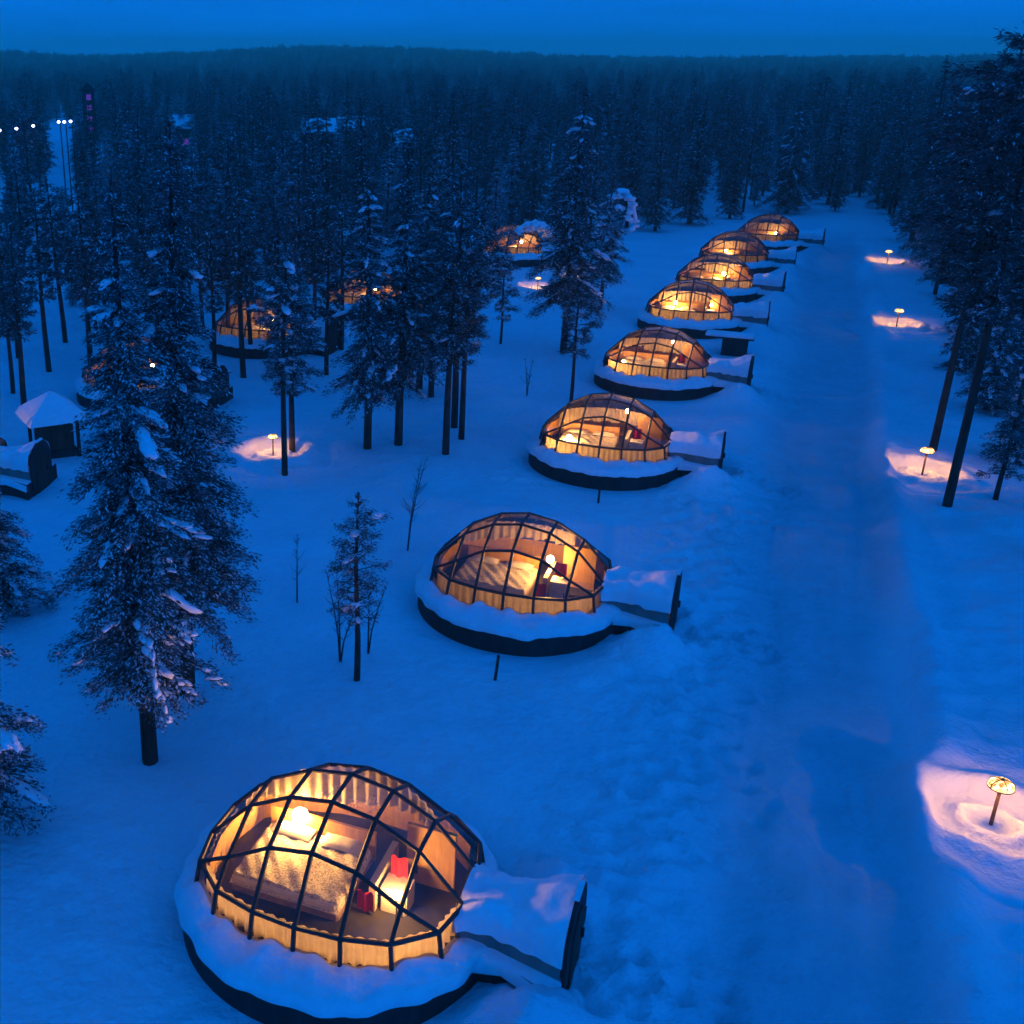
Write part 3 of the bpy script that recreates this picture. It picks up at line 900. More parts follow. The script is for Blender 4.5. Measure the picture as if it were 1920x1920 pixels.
# pyramid-roofed shelter left
x, y = un(104, 846)
root = put('shelter', None, None, (x, y, gz(x, y) - .05), math.radians(28)); tag(root, 'small open shelter with snow-covered pyramid roof at the left', 'shelter')
for sx in (-1, 1):
    for sy in (-1, 1):
        b = MB(); b.box((sx * .62, sy * .62, .60), (.10, .10, 1.3)); b.build('post', M['brown'], root)
b = MB(); b.box((0, 0, .12), (1.16, 1.16, .34)); b.build('plinth', M['tar'], root)
b = MB(); b.box((0, 0, .66), (1.02, 1.02, .92)); b.build('shade_core', M['brown'], root)  # solid dark block standing in for the shade inside the open sides
b = MB(); b.box((0, 0, 1.24), (1.55, 1.55, .08)); b.build('eaves', M['tar'], root)
b = MB(); nn = 8; v = []
for i in range(7):
    u = i / 6; hw = .93 * (1 - u) ** .92 + .04; z = 1.28 + .72 * u
    for k in range(16):
        a = k / 16 * 4; q = int(a); fr2 = a - q
        cs = [(-1, -1), (1, -1), (1, 1), (-1, 1)]
        px = cs[q][0] + (cs[(q + 1) % 4][0] - cs[q][0]) * fr2; py = cs[q][1] + (cs[(q + 1) % 4][1] - cs[q][1]) * fr2
        v.append((px * hw, py * hw, z + (.10 if i else 0) + .012 * math.sin(k * 2.1 + i)))
b.add(v, [(i * 16 + k, i * 16 + (k + 1) % 16, (i + 1) * 16 + (k + 1) % 16, (i + 1) * 16 + k) for i in range(6) for k in range(16)] + [tuple(range(96, 112)), tuple(range(16))[::-1]])
b.build('snow_roof', M['snow'], root)

# dark box put in for the dark opening below the fifth igloo's passage
x, y = un(1376, 662)
root = put('dark_opening_box', None, None, (x, y, gz(x, y)), E_ANG); tag(root, 'low dark box standing for the dark opening under the snowy ledge by the fifth igloo', 'box')
b = MB(); b.box((0, 0, .30), (1.05, .6, .85)); b.build('body', M['tar'], root)
b = MB(); b.box((-.25, 0, .76), (2.0, .75, .07)); b.build('ledge', M['brown'], root)
b = MB(); soft_box(b, (-.25, 0, .86), (2.0, .72, .13), .05); b.build('snow_cap', M['snow'], root)

# marker stakes
for k, (px, py, h, lab) in enumerate([(927, 1276, .55, 'short dark stake in the snow in front of the second igloo'), (1122, 940, .45, 'short dark stake in the snow in front of the third igloo'), (158, 908, .4, 'thin stake standing right of the barrel passage at left')]):
    x, y = un(px, py); b = MB(); b.tube([(0, 0, -.2), (.05 * (k == 0), 0, h)], [.035, .03], 8); b.tube([(.05 * (k == 0), 0, h), (.05 * (k == 0), 0, h + .04)], [.04, .02], 8)
    tag(b.build('stake', M['brown'], None, loc=(x, y, gz(x, y))), lab, 'stake', 'marker stakes in the snow')

# ------------------------------------------------------------------ trees
def ico(sub):
    t = (1 + 5 ** .5) / 2
    v = [Vector(p).normalized() for p in [(-1, t, 0), (1, t, 0), (-1, -t, 0), (1, -t, 0), (0, -1, t), (0, 1, t), (0, -1, -t), (0, 1, -t), (t, 0, -1), (t, 0, 1), (-t, 0, -1), (-t, 0, 1)]]
    f = [(0, 11, 5), (0, 5, 1), (0, 1, 7), (0, 7, 10), (0, 10, 11), (1, 5, 9), (5, 11, 4), (11, 10, 2), (10, 7, 6), (7, 1, 8), (3, 9, 4), (3, 4, 2), (3, 2, 6), (3, 6, 8), (3, 8, 9), (4, 9, 5), (2, 4, 11), (6, 2, 10), (8, 6, 7), (9, 8, 1)]
    for _ in range(sub):
        c = {}; nf = []
        def mid(a, b_):
            k = (min(a, b_), max(a, b_))
            if k not in c: c[k] = len(v); v.append(((v[a] + v[b_]) / 2).normalized())
            return c[k]
        for a, b_, d in f:
            x_, y_, z_ = mid(a, b_), mid(b_, d), mid(d, a)
            nf += [(a, x_, z_), (b_, y_, x_), (d, z_, y_), (x_, y_, z_)]
        f = nf
    return np.array([tuple(p) for p in v]), np.array(f)
ICO0, ICO1 = ico(0), ico(1)

def make_tree(seed, H, start, R, nwh, per, spn, kind='spruce', snow=.5, lump=1.0, fine=True, bare=0.0, r0=None, dense=None, nm='needles', fs=None):
    """returns trunk, crown, snow meshes for one conifer of height H"""
    rg = np.random.RandomState(seed)
    r0 = r0 or (.012 * H + .03)
    dense = dense or (7.0 if fine else 4.0)
    fs = fs or (.40 if fine else .60)
    # trunk with a slight sweep
    tb = MB(); sw = rg.uniform(-.02, .02, 2) * H
    hs = np.linspace(0, 1, 9)
    axis_ = lambda u: np.array([sw[0] * u * u + .02 * math.sin(u * 7 + seed), sw[1] * u * u + .02 * math.cos(u * 6 + seed), u * H])
    tb.tube([tuple(axis_(u) - np.array([0, 0, .3 if u == 0 else 0])) for u in hs], [r0 * (1 - u) ** .8 + .012 for u in hs], 8 if fine else 5)
    cv = []; cf = []; sv = []; sf = []; nb = 0; nsv = 0
    def add_diamonds(root, d, side, ln, wd, sag, tov):
        """root (n,3), d unit (n,3), side unit (n,3)"""
        n = len(root)
        up = np.array([0, 0, 1.0])
        m = root + d * (ln * .55)[:, None]
        a = root
        b_ = m + side * wd[:, None] - up * (sag * .35)[:, None]
        t_ = root + d * ln[:, None] - up * sag[:, None]
        c_ = m - side * wd[:, None] - up * (sag * .35)[:, None]
        return np.stack([a, b_, t_, c_], 1).reshape(-1, 3)
    tufts = []
    for wh in range(nwh):
        u = start + (1 - start) * ((wh + rg.uniform(-.3, .3)) / nwh)
        u = min(max(u, start * .9), .985)
        k = (u - start) / (1 - start)
        if kind == 'spruce':
            prof = (1 - k) ** .85 * (.35 + .65 * min(1, (k + .12) / .22)) + .03
        elif kind == 'pine':
            prof = (max(0, math.sin(PI * min(1, (k * .86 + .14)))) ** .7) * (.75 + .25 * math.sin(wh * 2.7 + seed)) + .06
        else:
            prof = (1 - k) ** .6 * .9 + .08
        n = per if k < .8 else max(3, per - 2)
        for j in range(n):
            if bare and k < .3 and rg.rand() < bare: continue
            az = 2 * PI * (j + rg.uniform(-.35, .35)) / n + wh * 1.7
            L = R * prof * rg.uniform(.45, 1.25)
            if L < .06: continue
            o = axis_(u)
            hd = np.array([math.cos(az), math.sin(az), 0])
            rise = (rg.uniform(.05, .35) if kind == 'pine' else rg.uniform(-.25, .12)) + .35 * k
            droop = (.20 if kind == 'pine' else .42) * rg.uniform(.6, 1.3)
            P = lambda q: o[None, :] + hd[None, :] * (L * q)[:, None] + np.array([0, 0, 1.0])[None, :] * (L * (rise * q - droop * q * q))[:, None]
            if fine:
                qs = np.array([0, .5, .95]); pts = P(qs)
                tb.tube([tuple(p) for p in pts], [max(.008, r0 * .16 * (1 - u) + .008), .01, .004], 3, False)
            ns = max(4, int(dense * (spn * (L / R) ** 1.2 + 2)))
            q = rg.uniform(.45 if kind == 'pine' else .10, 1.02, ns)
            base = P(q) + rg.normal(0, .035 + .03 * L, (ns, 3))
            sidev = np.array([-hd[1], hd[0], 0])
            sgn = rg.choice([-1, 1], ns)
            fan = rg.uniform(.15, 1.15, ns) * sgn
            d = hd[None, :] * np.cos(fan)[:, None] + sidev[None, :] * np.sin(fan)[:, None]
            d[:, 2] += rg.uniform(-.45, .28, ns) if kind != 'pine' else rg.uniform(-.5, .7, ns)
            d /= np.linalg.norm(d, axis=1)[:, None]
            roll = rg.uniform(-.9, .9, ns)
            side = np.cross(d, np.array([0, 0, 1.0])); side /= np.maximum(np.linalg.norm(side, axis=1), 1e-6)[:, None]
            nrm = np.cross(side, d)
            side = side * np.cos(roll)[:, None] + nrm * np.sin(roll)[:, None]
            ln = (.22 + .42 * (1 - q * .7) * (L / R) ** .5) * rg.uniform(.6, 1.4, ns) * (.55 + .45 * R / 1.4) * fs
            wd = ln * rg.uniform(.06, .11, ns) + (.004 if fine else .018)
            sag = ln * rg.uniform(.05, .35, ns)
            cv.append(add_diamonds(base, d, side, ln, wd, sag, cv)); nb += ns
            # rime and snow lying along the sprays
            ms = rg.rand(ns) < snow * (.42 if fine else .30)
            if ms.any():
                up = np.array([0, 0, 1.0])
                sidf = np.cross(d[ms], up); sidf /= np.maximum(np.linalg.norm(sidf, axis=1), 1e-6)[:, None]
                sv.append(('d', add_diamonds(base[ms] + np.array([0, 0, .03]), d[ms], sidf, ln[ms] * .7, wd[ms] * 1.3, sag[ms], None)))
            nl = 0 if k > .86 else rg.poisson(snow * lump * (.55 + 1.2 * L / R) * (1 if fine else .6))
            for _ in range(nl):
                big = 1.4 if rg.rand() < .06 else .8
                q0 = rg.uniform(.35, .8); off = sidev * rg.uniform(-.22, .22) * L * .5
                for cn in range(3 if fine else 1):           # a run of snow lying along the bough
                    qq = np.array([min(1.0, q0 + .13 * cn)])
                    p = P(qq)[0] + off + rg.normal(0, .02, 3)
                    a, b_, c_ = rg.uniform(.09, .19) * big * (.6 + .5 * R / 1.4), rg.uniform(.05, .10) * big, rg.uniform(.03, .06) * big
                    iv, iff = ICO1 if fine else ICO0
                    w_ = iv * (1 + .28 * rg.uniform(-1, 1, (len(iv), 1)))
                    ax = hd * math.cos(.3) + np.array([0, 0, -1]) * rg.uniform(.1, .6); ax /= np.linalg.norm(ax)
                    s2 = np.cross(np.array([0, 0, 1.0]), ax); s2 /= np.linalg.norm(s2)
                    n2 = np.cross(ax, s2)
                    sv.append(('i', p + np.array([0, 0, .05]) + ax * (w_[:, :1] * a) + s2 * (w_[:, 1:2] * b_) + n2 * (w_[:, 2:] * c_), iff))
    # leader shoot
    nl_ = 14; qz = rg.uniform(.93, 1.0, nl_)
    base = np.array([axis_(q_) for q_ in qz]); az = rg.uniform(0, 6.28, nl_)
    d = np.stack([np.cos(az) * .6, np.sin(az) * .6, np.full(nl_, .5)], 1); d /= np.linalg.norm(d, axis=1)[:, None]
    side = np.cross(d, np.array([0, 0, 1.0])); side /= np.linalg.norm(side, axis=1)[:, None]
    cv.append(add_diamonds(base, d, side, np.full(nl_, .16 * H / 9 + .05), np.full(nl_, .04), np.full(nl_, .0), None))
    allv = np.concatenate(cv)
    fc = np.arange(len(allv)).reshape(-1, 4)
    crown = mesh_np('crown', allv, fc, M[nm])
    V = []; F = []; off = 0
    for it in sv:
        if it[0] == 'd':
            n = len(it[1]); V.append(it[1])
            ff = np.arange(n).reshape(-1, 4) + off
            F.append(ff[:, [0, 1, 2]]); F.append(ff[:, [0, 2, 3]]); off += n
        else:
            V.append(it[1]); F.append(it[2] + off); off += len(it[1])
    snowm = mesh_np('branch_snow', np.concatenate(V), np.concatenate(F), M['snow'], True) if V else None
    return tb.mesh('trunk', M['bark'], True), crown, snowm

def plant_tree(x, y, meshes, label, group, rz=0.0, sc_=(1, 1, 1), lean=(0, 0), name='conifer', cat='tree', simple=False):
    root = put(name, None, None, (x, y, gz(x, y) - .03)); tag(root, label, cat, group)
    root.rotation_euler = (lean[0], lean[1], rz); root.scale = sc_
    put('trunk', meshes[0], root); put('crown', meshes[1], root)
    if meshes[2]: put('branch_snow', meshes[2], root)['kind'] = 'stuff'
    return root

# ---- trees one can name
SPB = make_tree(21, 9.4, .14, 1.45, 30, 7, 30, 'spruce', .62, .62)
named = [
    # px, py, mesh, scale, label
    (280, 1428, make_tree(1, 10.2, .19, 1.35, 38, 6, 30, 'spruce', .75, .55, r0=.14, dense=17, fs=.25), 1, 'tall snow-flecked conifer with bare trunk foot, left of the nearest igloo'),
    (352, 1298, make_tree(2, 10.8, .20, 1.50, 38, 6, 30, 'spruce', .55, .30, r0=.15, dense=17, fs=.25), 1, 'tall darker conifer close behind the snow-flecked one left of the nearest igloo'),
    (668, 1278, make_tree(3, 4.1, .36, .62, 15, 5, 16, 'pine', .35, .25, r0=.06, dense=6, fs=.26), 1, 'slender young pine with long bare trunk left of the second igloo'),
    (-30, 1560, make_tree(4, 6.2, .12, 1.25, 24, 6, 26, 'spruce', .9, .7, dense=14, fs=.27), 1, 'snow-laden conifer cut by the left edge of the picture'),
    (2, 1150, make_tree(41, 4.0, .08, 1.15, 15, 6, 24, 'spruce', 1.0, .9, dense=14, fs=.27), 1, 'low conifer with heavy snow pads in front of the barrel passage'),
    (690, 838, make_tree(5, 9.3, .20, 1.25, 28, 6, 26, 'spruce', .55, .55, r0=.13), 1, 'tall conifer with snow pads at the left of the pine clump'),
    (748, 832, make_tree(6, 9.9, .22, 1.30, 28, 6, 26, 'spruce', .5, .5, r0=.13), 1, 'tallest conifer of the middle pine clump, second trunk from its left'),
    (786, 733, SPB, .9, 'dark conifer standing behind the middle pine clump'),
    (808, 742, make_tree(7, 7.0, .30, 1.05, 20, 6, 22, 'pine', .4, .4), 1, 'thin-stemmed pine behind the middle pine clump'),
    (835, 850, make_tree(8, 8.2, .36, 1.20, 20, 6, 26, 'pine', .45, .35, r0=.11), 1, 'front pine of the clump with long bare trunk'),
    (851, 798, make_tree(9, 8.9, .34, 1.25, 21, 6, 26, 'pine', .45, .35, r0=.12), 1, 'middle pine of the bare trunks at the right of the clump'),
    (864, 820, make_tree(10, 7.9, .38, 1.05, 18, 6, 24, 'pine', .45, .4, r0=.10), 1, 'rightmost bare-trunked pine of the middle clump'),
    (533, 886, make_tree(11, 7.2, .42, .85, 17, 6, 20, 'pine', .5, .5, r0=.09), 1, 'bare-trunked pine in front of the left-hand path lamp'),
    (547, 838, make_tree(12, 6.6, .40, 1.0, 16, 6, 22, 'pine', .55, .6, r0=.11), 1, 'pine with snowy crown behind the left-hand path lamp'),
    (1055, 660, make_tree(13, 10.9, .22, 1.75, 28, 7, 34, 'spruce', .5, .55, r0=.15), 1, 'tall broad conifer left of the fifth igloo'),
    (1070, 752, make_tree(14, 4.4, .42, .75, 12, 5, 16, 'pine', .3, .3, r0=.06), 1, 'thin young pine rising behind the third igloo'),
    (938, 646, make_tree(15, 4.2, .30, .70, 13, 5, 16, 'pine', .6, .8, r0=.05), 1, 'small snowy sapling pine right of the middle clump'),
    (1125, 580, make_tree(16, 6.8, .25, 1.2, 20, 6, 24, 'spruce', .6, .7, r0=.1), 1, 'conifer with a bright snow bow, left of the sixth igloo'),
    (1775, 955, make_tree(17, 12.9, .42, 2.2, 26, 6, 44, 'pine', .28, .28, r0=.13), 1, 'tall leaning pine with bare dark trunk right of the second path lamp'),
    (1748, 852, make_tree(18, 12.3, .40, 2.0, 25, 6, 40, 'pine', .28, .3, r0=.115), 1, 'tall pine with lamp-lit red trunk behind the second path lamp'),
    (1474, 402, make_tree(19, 9.0, .10, 2.3, 28, 7, 40, 'spruce', .55, .7, r0=.16), 1, 'broad snow-flecked spruce behind the farthest igloo'),
    (1868, 935, make_tree(20, 4.2, .18, .8, 13, 5, 14, 'pine', .2, .3, r0=.07), 1, 'small dark pine at the right edge beyond the second path lamp'),
    (1905, 655, make_tree(23, 12.6, .22, 2.2, 26, 7, 36, 'spruce', .30, .35, r0=.16), 1, 'tall dark spruce at the right edge above the second path lamp'),
    (1838, 590, make_tree(24, 12.6, .18, 2.2, 26, 7, 34, 'spruce', .34, .4, r0=.16), 1, 'tall dark spruce right of the third path lamp'),
    (1790, 520, make_tree(25, 12.4, .14, 2.3, 26, 7, 34, 'spruce', .36, .45, r0=.16), 1, 'tall pointed spruce right of the farthest path lamp, top above the skyline'),
    (1960, 800, make_tree(26, 12.3, .30, 2.4, 26, 7, 38, 'pine', .28, .3, r0=.17), 1, 'large dark pine crown filling the upper right corner'),
    (1820, 690, make_tree(27, 5.0, .10, 1.1, 16, 6, 22, 'spruce', .6, .8, r0=.08), 1, 'low snowy conifer right of the third path lamp'),
    (1850, 770, make_tree(51, 4.6, .06, 1.1, 16, 6, 20, 'spruce', .5, .5, r0=.07), 1, 'low bushy spruce between the leaning pines and the right edge'),
    (1912, 742, make_tree(52, 6.0, .06, 1.3, 19, 6, 22, 'spruce', .45, .5, r0=.08), 1, 'bushy dark spruce at the right edge, behind the low bushy one'),
    (1800, 700, make_tree(53, 3.4, .05, .95, 13, 6, 18, 'spruce', .6, .6, r0=.06), 1, 'small young spruce left of the bushy pair at the right edge'),
    (1896, 866, make_tree(54, 3.0, .05, .9, 12, 6, 18, 'spruce', .55, .6, r0=.06), 1, 'small low spruce at the right edge, right of the second path lamp'),
    (1935, 1045, make_tree(22, 11.2, .40, 2.0, 24, 6, 36, 'pine', .28, .3, r0=.16), 1, 'dark pine trunk cut by the right edge of the picture'),
]
TREE_XY = []
LEAN = {18: (-.02, .0)}
for k, (px, py, ms, s_, lab) in enumerate(named):
    x, y = un(px, py)
    TREE_XY.append((x, y))
    plant_tree(x, y, ms, lab, None, rz=k * 1.3, sc_=(s_, s_, s_))

# (thin pines are planted after the forest kinds below)
# ---- forest of countable conifers round the clearing
FT = [make_tree(101, 9.4, .10, 1.30, 24, 6, 17, 'spruce', .40, .4, False), make_tree(102, 7.6, .14, 1.15, 20, 6, 15, 'spruce', .7, .5, False, nm='frosted'),
      make_tree(103, 8.2, .30, 1.45, 17, 6, 19, 'pine', .5, .4, False), make_tree(104, 6.6, .10, 1.2, 18, 6, 16, 'spruce', .8, .7, False, nm='frosted'),
      make_tree(105, 9.2, .34, 1.6, 18, 6, 20, 'pine', .38, .35, False), make_tree(106, 10.0, .08, 1.45, 24, 7, 17, 'spruce', .25, .25, False)]
THIN = [make_tree(201, 7.0, .42, .85, 15, 5, 15, 'pine', .5, .5, False), make_tree(202, 7.6, .38, .95, 16, 5, 15, 'pine', .4, .4, False)]
for k, (px, py) in enumerate([(24, 738), (46, 764), (92, 700), (205, 662), (300, 700), (330, 650), (402, 694), (428, 640), (456, 706), (470, 668), (590, 640), (612, 702), (640, 655), (560, 604), (380, 612), (122, 645), (172, 694), (520, 690)]):
    x, y = un(px, py); q = .8 + .3 * ((k * 37) % 11) / 11
    TREE_XY.append((x, y))
    plant_tree(x, y, THIN[k % 2], 'thin bare-trunked pine in the open wood behind the left-hand conifers', 'thin pines in the left middle distance', k * 2.1, (q, q, q), (.02 * math.sin(k), .02 * math.cos(k)))
CLEAR = [(-900, 2600), (-60, 760), (150, 735), (330, 640), (560, 560), (700, 500), (900, 470), (1080, 445), (1290, 432), (1400, 405), (1560, 400), (1690, 415), (1725, 480), (1770, 600), (1840, 800), (1960, 1000), (2300, 1300), (3300, 2600)]
CP = np.array([un(a, b_) for a, b_ in CLEAR])
def inside(x, y, P=CP):
    r = False; j = len(P) - 1
    for i in range(len(P)):
        if (P[i][1] > y) != (P[j][1] > y) and x < (P[j][0] - P[i][0]) * (y - P[i][1]) / (P[j][1] - P[i][1]) + P[i][0]: r = not r
        j = i
    return r
GAPS = [np.array([un(a, b_) for a, b_ in g]) for g in (
    [(78, 232), (152, 226), (146, 415), (92, 425)], [(720, 222), (760, 214), (762, 252), (724, 256)],
    [(15, 232), (78, 228), (80, 262), (10, 268)], [(160, 222), (195, 220), (196, 246), (162, 250)], [(225, 242), (250, 240), (245, 300), (228, 300)])]
rf = random.Random(77)
cand = []
cell = {}
def free(x, y, d):
    i, j = int(x // 4), int(y // 4)
    for a in (i - 1, i, i + 1):
        for b_ in (j - 1, j, j + 1):
            for q in cell.get((a, b_), ()):
                if (q[0] - x) ** 2 + (q[1] - y) ** 2 < d * d: return False
    return True
for q in TREE_XY: cell.setdefault((int(q[0] // 4), int(q[1] // 4)), []).append(q)
IGX = list(ROW) + [(a, b_) for a, b_, _ in SIDE]
def visible(x, y):
    dep = y * math.cos(PITCH) + CAM_H * math.sin(PITCH)
    px = 600 + 2100 * x / dep
    return -90 < px < 2010
for _ in range(60000):
    y = 20 + 1400 * rf.random() ** 2.0
    x = rf.uniform(-.36, .74) * y + rf.uniform(-10, 10)
    if not visible(x, y) or inside(x, y): continue
    d = 2.7 if y < 110 else 3.0 + (y - 110) * .0035
    if any((x - a) ** 2 + (y - b_) ** 2 < 14 for a, b_ in IGX): continue
    # keep the view of the igloos among the trees half open
    blk = False
    for a, b_, _r in SIDE:
        if y < b_ and y > b_ - 18 and abs(x / y - a / b_) < 1.7 / b_: blk = True
    for a, b_ in LAMPS:
        if (x - a) ** 2 + (y - b_) ** 2 < 6: blk = True
        if y < b_ and y > b_ - 16 and abs(x / y - a / b_) < .9 / b_: blk = True
    if blk and rf.random() < .6: continue
    if any(inside(x, y, g) for g in GAPS): continue
    if any(y < d_ + 4 and y > d_ - 20 and abs(x / y - (p_ - 600) / 2100 / math.cos(PITCH)) < .9 / d_ for p_, d_ in ((598, 140), (660, 146), (738, 118), (345, 150), (178, 112))): continue
    if vnoise(x * .05, y * .05, 21) < -.35 and 75 < y < 220 and x < 20: continue
    if not free(x, y, d): continue
    cell.setdefault((int(x // 4), int(y // 4)), []).append((x, y)); cand.append((y, x))
cand.sort()
def side_of(x, y):
    s, t = to_st(x, y)
    if s > 9: return 'snow-dusted conifer in the dark wood right of the snow track', 'conifers right of the snow track'
    if y > 75 and s > -14: return 'snow-dusted conifer in the wood behind the far end of the igloo row', 'conifers behind the igloo row'
    return 'snow-dusted conifer in the wood left of the igloo row', 'conifers left of the igloo row'
for y, x in cand[:280]:
    k = rf.choice([0, 1, 1, 2, 3, 3, 4, 5])
    lab, grp = side_of(x, y)
    right = 'right' in grp
    if right and rf.random() < .6: k = rf.choice([2, 4, 5])
    h = rf.choice([rf.uniform(.55, .85), rf.uniform(.8, 1.05)]) * (1.22 if right else 1.0)
    wv = rf.uniform(.85, 1.25)
    pxx = 600 + 2100 * x / (y * math.cos(PITCH) + CAM_H * math.sin(PITCH))
    if y < 110 and (70 < pxx < 165 or pxx < 42): h *= .55
    o = plant_tree(x, y, FT[k], lab, grp, rf.uniform(0, 6.28), (h * wv, h * wv, h), (rf.uniform(-.03, .03), rf.uniform(-.03, .03)))

# ---- the wood beyond, too many to count
rest = cand[280:]
pv = np.array([(x, y, 0) for y, x in rest])
pv[:, 2] = ground_z(pv[:, 0], pv[:, 1]) - .1
fme = bpy.data.meshes.new('distant_forest')
fme.vertices.add(len(pv)); fme.vertices.foreach_set('co', pv.astype(np.float32).ravel())
rr = np.random.RandomState(8)
nf = len(pv)
dist = np.hypot(pv[:, 0], pv[:, 1])
scl = np.where(rr.rand(nf) < .5, rr.uniform(.5, .8, nf), rr.uniform(.78, 1.04, nf)) * np.where((pv[:, 0] > .42 * pv[:, 1]) & (dist < 220), 1.15, 1.0)
wid = scl * rr.uniform(.9, 1.35, nf) * (1 + np.clip((dist - 250) / 700, 0, 1.6))
fme.attributes.new('sc', 'FLOAT_VECTOR', 'POINT').data.foreach_set('vector', np.stack([wid, wid, scl], 1).astype(np.float32).ravel())
fme.attributes.new('rz', 'FLOAT', 'POINT').data.foreach_set('value', rr.uniform(0, 6.28, nf).astype(np.float32))
fme.attributes.new('pick', 'INT', 'POINT').data.foreach_set('value', rr.choice([0, 1, 1, 2, 3, 3, 4, 5], nf).astype(np.int32))
fo = put('distant_forest', fme)
tag(fo, 'dense snowy conifer forest stretching away to the skyline', 'forest', kind='stuff')
ng = bpy.data.node_groups.new('forest_scatter', 'GeometryNodeTree')
ng.interface.new_socket('Geometry', in_out='INPUT', socket_type='NodeSocketGeometry')
ng.interface.new_socket('Geometry', in_out='OUTPUT', socket_type='NodeSocketGeometry')
gi = ng.nodes.new('NodeGroupInput'); go = ng.nodes.new('NodeGroupOutput')
iop = ng.nodes.new('GeometryNodeInstanceOnPoints')
join = ng.nodes.new('GeometryNodeJoinGeometry')
geo_insts = []
src = {}
for o in C.objects:
    if o.name.startswith(('crown', 'branch_snow', 'trunk')):
        for k in range(6):
            for q in range(3):
                if o.data == FT[k][q] and (k, q) not in src: src[k, q] = o
for k in range(6):
    j2 = ng.nodes.new('GeometryNodeJoinGeometry')
    for q in range(3):
        oi = ng.nodes.new('GeometryNodeObjectInfo'); oi.transform_space = 'ORIGINAL'
        oi.inputs['Object'].default_value = src[k, q]
        ng.links.new(oi.outputs['Geometry'], j2.inputs[0])
    g2 = ng.nodes.new('GeometryNodeGeometryToInstance')
    ng.links.new(j2.outputs[0], g2.inputs[0])
    geo_insts.append(g2)
for g2 in reversed(geo_insts): ng.links.new(g2.outputs[0], join.inputs[0])
def named_attr(nm, tp):
    a = ng.nodes.new('GeometryNodeInputNamedAttribute'); a.data_type = tp; a.inputs['Name'].default_value = nm
    return a.outputs['Attribute']
ng.links.new(gi.outputs[0], iop.inputs['Points'])
ng.links.new(join.outputs[0], iop.inputs['Instance'])
iop.inputs['Pick Instance'].default_value = True
ng.links.new(named_attr('pick', 'INT'), iop.inputs['Instance Index'])
ng.links.new(named_attr('sc', 'FLOAT_VECTOR'), iop.inputs['Scale'])
cx_ = ng.nodes.new('ShaderNodeCombineXYZ'); ng.links.new(named_attr('rz', 'FLOAT'), cx_.inputs['Z'])
e2r = ng.nodes.new('FunctionNodeEulerToRotation'); ng.links.new(cx_.outputs[0], e2r.inputs[0])
ng.links.new(e2r.outputs[0], iop.inputs['Rotation'])
ng.links.new(iop.outputs[0], go.inputs[0])
md = fo.modifiers.new('scatter', 'NODES'); md.node_group = ng

# ------------------------------------------------------------------ bare saplings
def sapling(px, py, h, nst, seed, label):
    x, y = un(px, py); rnd = random.Random(seed)
    root = put('bare_sapling', None, None, (x, y, gz(x, y))); tag(root, label, 'sapling', 'bare saplings in the clearing')
    for k in range(nst):
        b = MB(); a = rnd.uniform(0, 6.28); sp = rnd.uniform(.05, .22) * h
        hh = h * rnd.uniform(.75, 1)
        P = lambda u: (math.cos(a) * sp * u ** 1.5, math.sin(a) * sp * u ** 1.5, hh * u - .1 * (u == 0))
        b.tube([P(u) for u in (0, .3, .6, 1)], [.022, .017, .012, .004], 5)
        for q in range(int(9 * h)):
            u = rnd.uniform(.3, .97); p = Vector(P(u)); az = rnd.uniform(0, 6.28); l = rnd.uniform(.15, .45) * (1.15 - u) * h * .5
            m = p + Vector((math.cos(az) * l * .6, math.sin(az) * l * .6, l * .5)); e_ = m + Vector((math.cos(az) * l * .4, math.sin(az) * l * .4, l * .55))
            b.tube([p, m, e_], [.008, .006, .003], 3, False)
        b.build('stem', M['bark'], root)
sapling(764, 1028, 2.6, 2, 1, 'forked bare sapling left of the second igloo')
sapling(638, 1240, 2.1, 3, 2, 'thin bare stems left of the slender young pine')
sapling(690, 1225, 2.0, 2, 3, 'leaning bare sapling right of the slender young pine')
sapling(557, 1125, 2.0, 1, 4, 'single faint bare sapling right of the tall left-hand conifers')
sapling(988, 740, 1.6, 2, 5, 'faint bare sapling left of the third igloo')

# a young birch bent into an arch by its load of snow
def snow_bow(px, py, h, w_, label, seed):
    x, y = un(px, py); rnd = random.Random(seed)
    root = put('bowed_birch', None, None, (x, y, gz(x, y)), .2); tag(root, label, 'tree', 'bowed snow-laden birches')
    pts = [(-w_ * .5 + w_ * u, .1 * math.sin(u * 3), h * math.sin(PI * min(1, u * .72 + .02 + .05 * u)) ** .8) for u in [i / 14 for i in range(15)]]
    b = MB(); b.tube([(-w_ * .5, 0, -.2)] + pts, [.05] + [.045 - .0025 * i for i in range(15)], 6); b.build('trunk', M['bark'], root)
    b = MB()
    b.tube([(p[0], p[1], p[2] + .07) for p in pts[3:]], [.03 + .13 * abs(math.sin(i * 1.7 + seed)) * (1 if 0 < i < 11 else .3) + .05 for i in range(12)], 8)
    for i in range(3, 15):
        for q in range(4):
            p = np.array(pts[i]) + np.array([rnd.gauss(0, .18), rnd.gauss(0, .22), rnd.uniform(-.35, .12)])
            w_ = ICO1[0] * np.array([rnd.uniform(.12, .26), rnd.uniform(.10, .2), rnd.uniform(.07, .16)]) * np.array([[rnd.uniform(.8, 1.2)] for _ in range(len(ICO1[0]))])
            b.add([tuple(t_) for t_ in w_ + p], [tuple(t_) for t_ in ICO1[1]])
    b.build('branch_snow', M['snow'], root, True)['kind'] = 'stuff'
snow_bow(1140, 540, 5.2, 2.6, 'birch bowed under bright snow beside the tall broad conifer', 2)
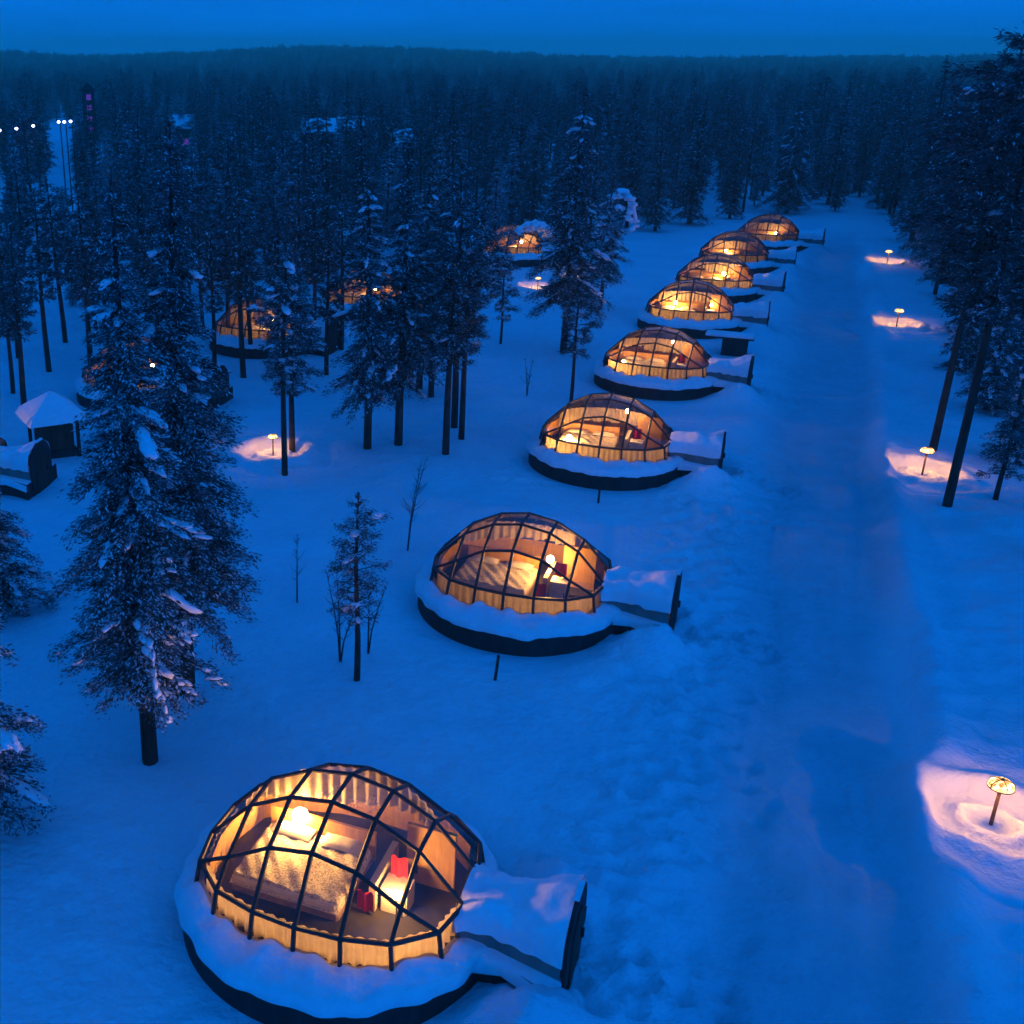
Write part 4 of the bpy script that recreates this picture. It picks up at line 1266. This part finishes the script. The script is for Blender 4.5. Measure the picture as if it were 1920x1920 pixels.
snow_bow(985, 490, 2.4, 3.6, 'low bowed birch right of the small distant igloo', 4)

# ------------------------------------------------------------------ far resort buildings and lights
for k, (px, d, wd, rz, lab) in enumerate([(598, 140, 3.4, .1, 'far cabin with snowy roof left of the pair in the upper middle'), (660, 146, 3.0, -.2, 'far cabin with snowy roof between two others in the upper middle'), (738, 118, 3.0, .35, 'nearer snowy-roofed cabin among trees in the upper middle'), (345, 150, 2.4, 0, 'far cabin with violet lit window at the upper left')]):
    x = (px - 600) / 2100 * (d * math.cos(PITCH) + CAM_H * math.sin(PITCH))
    gable_cabin(x, d, rz, wd, 3, 3.9, 1.2, lab, 'far cabins among the trees', M['violetwin'] if k == 3 else None, 2)
x = (178 - 600) / 2100 * (112 * math.cos(PITCH) + CAM_H * math.sin(PITCH))
root = put('tower_house', None, None, (x, 112, 0), .25); tag(root, 'far tower lit violet at the upper left', 'tower')
b = MB(); b.box((0, 0, 4.4), (1.1, 1.1, 9.4)); b.build('wall', M['log'], root)
b = MB(); v = [(-.75, -.75, 9.1), (.75, -.75, 9.1), (.75, .75, 9.1), (-.75, .75, 9.1), (0, 0, 9.8)]
b.add(v, [(0, 1, 4), (1, 2, 4), (2, 3, 4), (3, 0, 4), (3, 2, 1, 0)]); b.build('roof', M['tar'], root)
for z in (5.6, 6.6, 7.6, 8.5):
    b = MB(); b.box((0, -.57, z), (.8, .06, .7)); f_ = b.build('window', M['frame'], root)
    b = MB(); b.box((0, -.61, z), (.42, .02, .5)); b.build('pane', M['violetwin'], f_)
for k, (px, py, d) in enumerate([(22, 239, 84), (52, 236, 86), (82, 231, 88), (128, 224, 90), (138, 224, 91), (149, 223, 92)]):
    dep = d * math.cos(PITCH) + CAM_H * math.sin(PITCH)
    x = (px - 600) / 2100 * dep
    z = CAM_H - (py - 110) * dep / 2100 * math.cos(PITCH)
    root = put('street_lamp', None, None, (x, d, 0)); tag(root, 'cold white street lamp, %s in the upper-left row of lights' % ['leftmost', 'second from the left', 'third from the left', 'left one of the close trio', 'middle one of the close trio', 'right one of the close trio'][k], 'street lamp', 'cold street lamps at the upper left')
    b = MB(); b.tube([(0, 0, -.3), (0, 0, z)], [.06, .04], 8); b.build('pole', M['frame'], root)
    b = MB(); b.tube([(0, 0, z), (0, -.5, z + .12)], .03, 6); b.build('arm', M['frame'], root)
    b = MB(); b.lathe([(.001, -.11), (.09, -.07), (.12, 0), (.09, .05), (.001, .08)], 10, (0, -.5, z)); b.build('lamp_head', M['coldlamp'], root)

# ------------------------------------------------------------------ cold air over the whole valley
hb = MB(); hb.box((400, 1175, 22), (5700, 3250, 54))
hz = hb.build('haze', None); hz['kind'] = 'stuff'; tag(hz, 'thin cold haze over the forest and fells', 'haze', kind='stuff')
hm = bpy.data.materials.new('haze'); hm.use_nodes = True; hn = hm.node_tree; hn.nodes.clear()
ho = hn.nodes.new('ShaderNodeOutputMaterial'); hv = hn.nodes.new('ShaderNodeVolumePrincipled')
hv.inputs['Color'].default_value = (1, 1, .68, 1); hv.inputs['Density'].default_value = HAZE
hn.links.new(hv.outputs[0], ho.inputs['Volume']); hz.data.materials.append(hm)
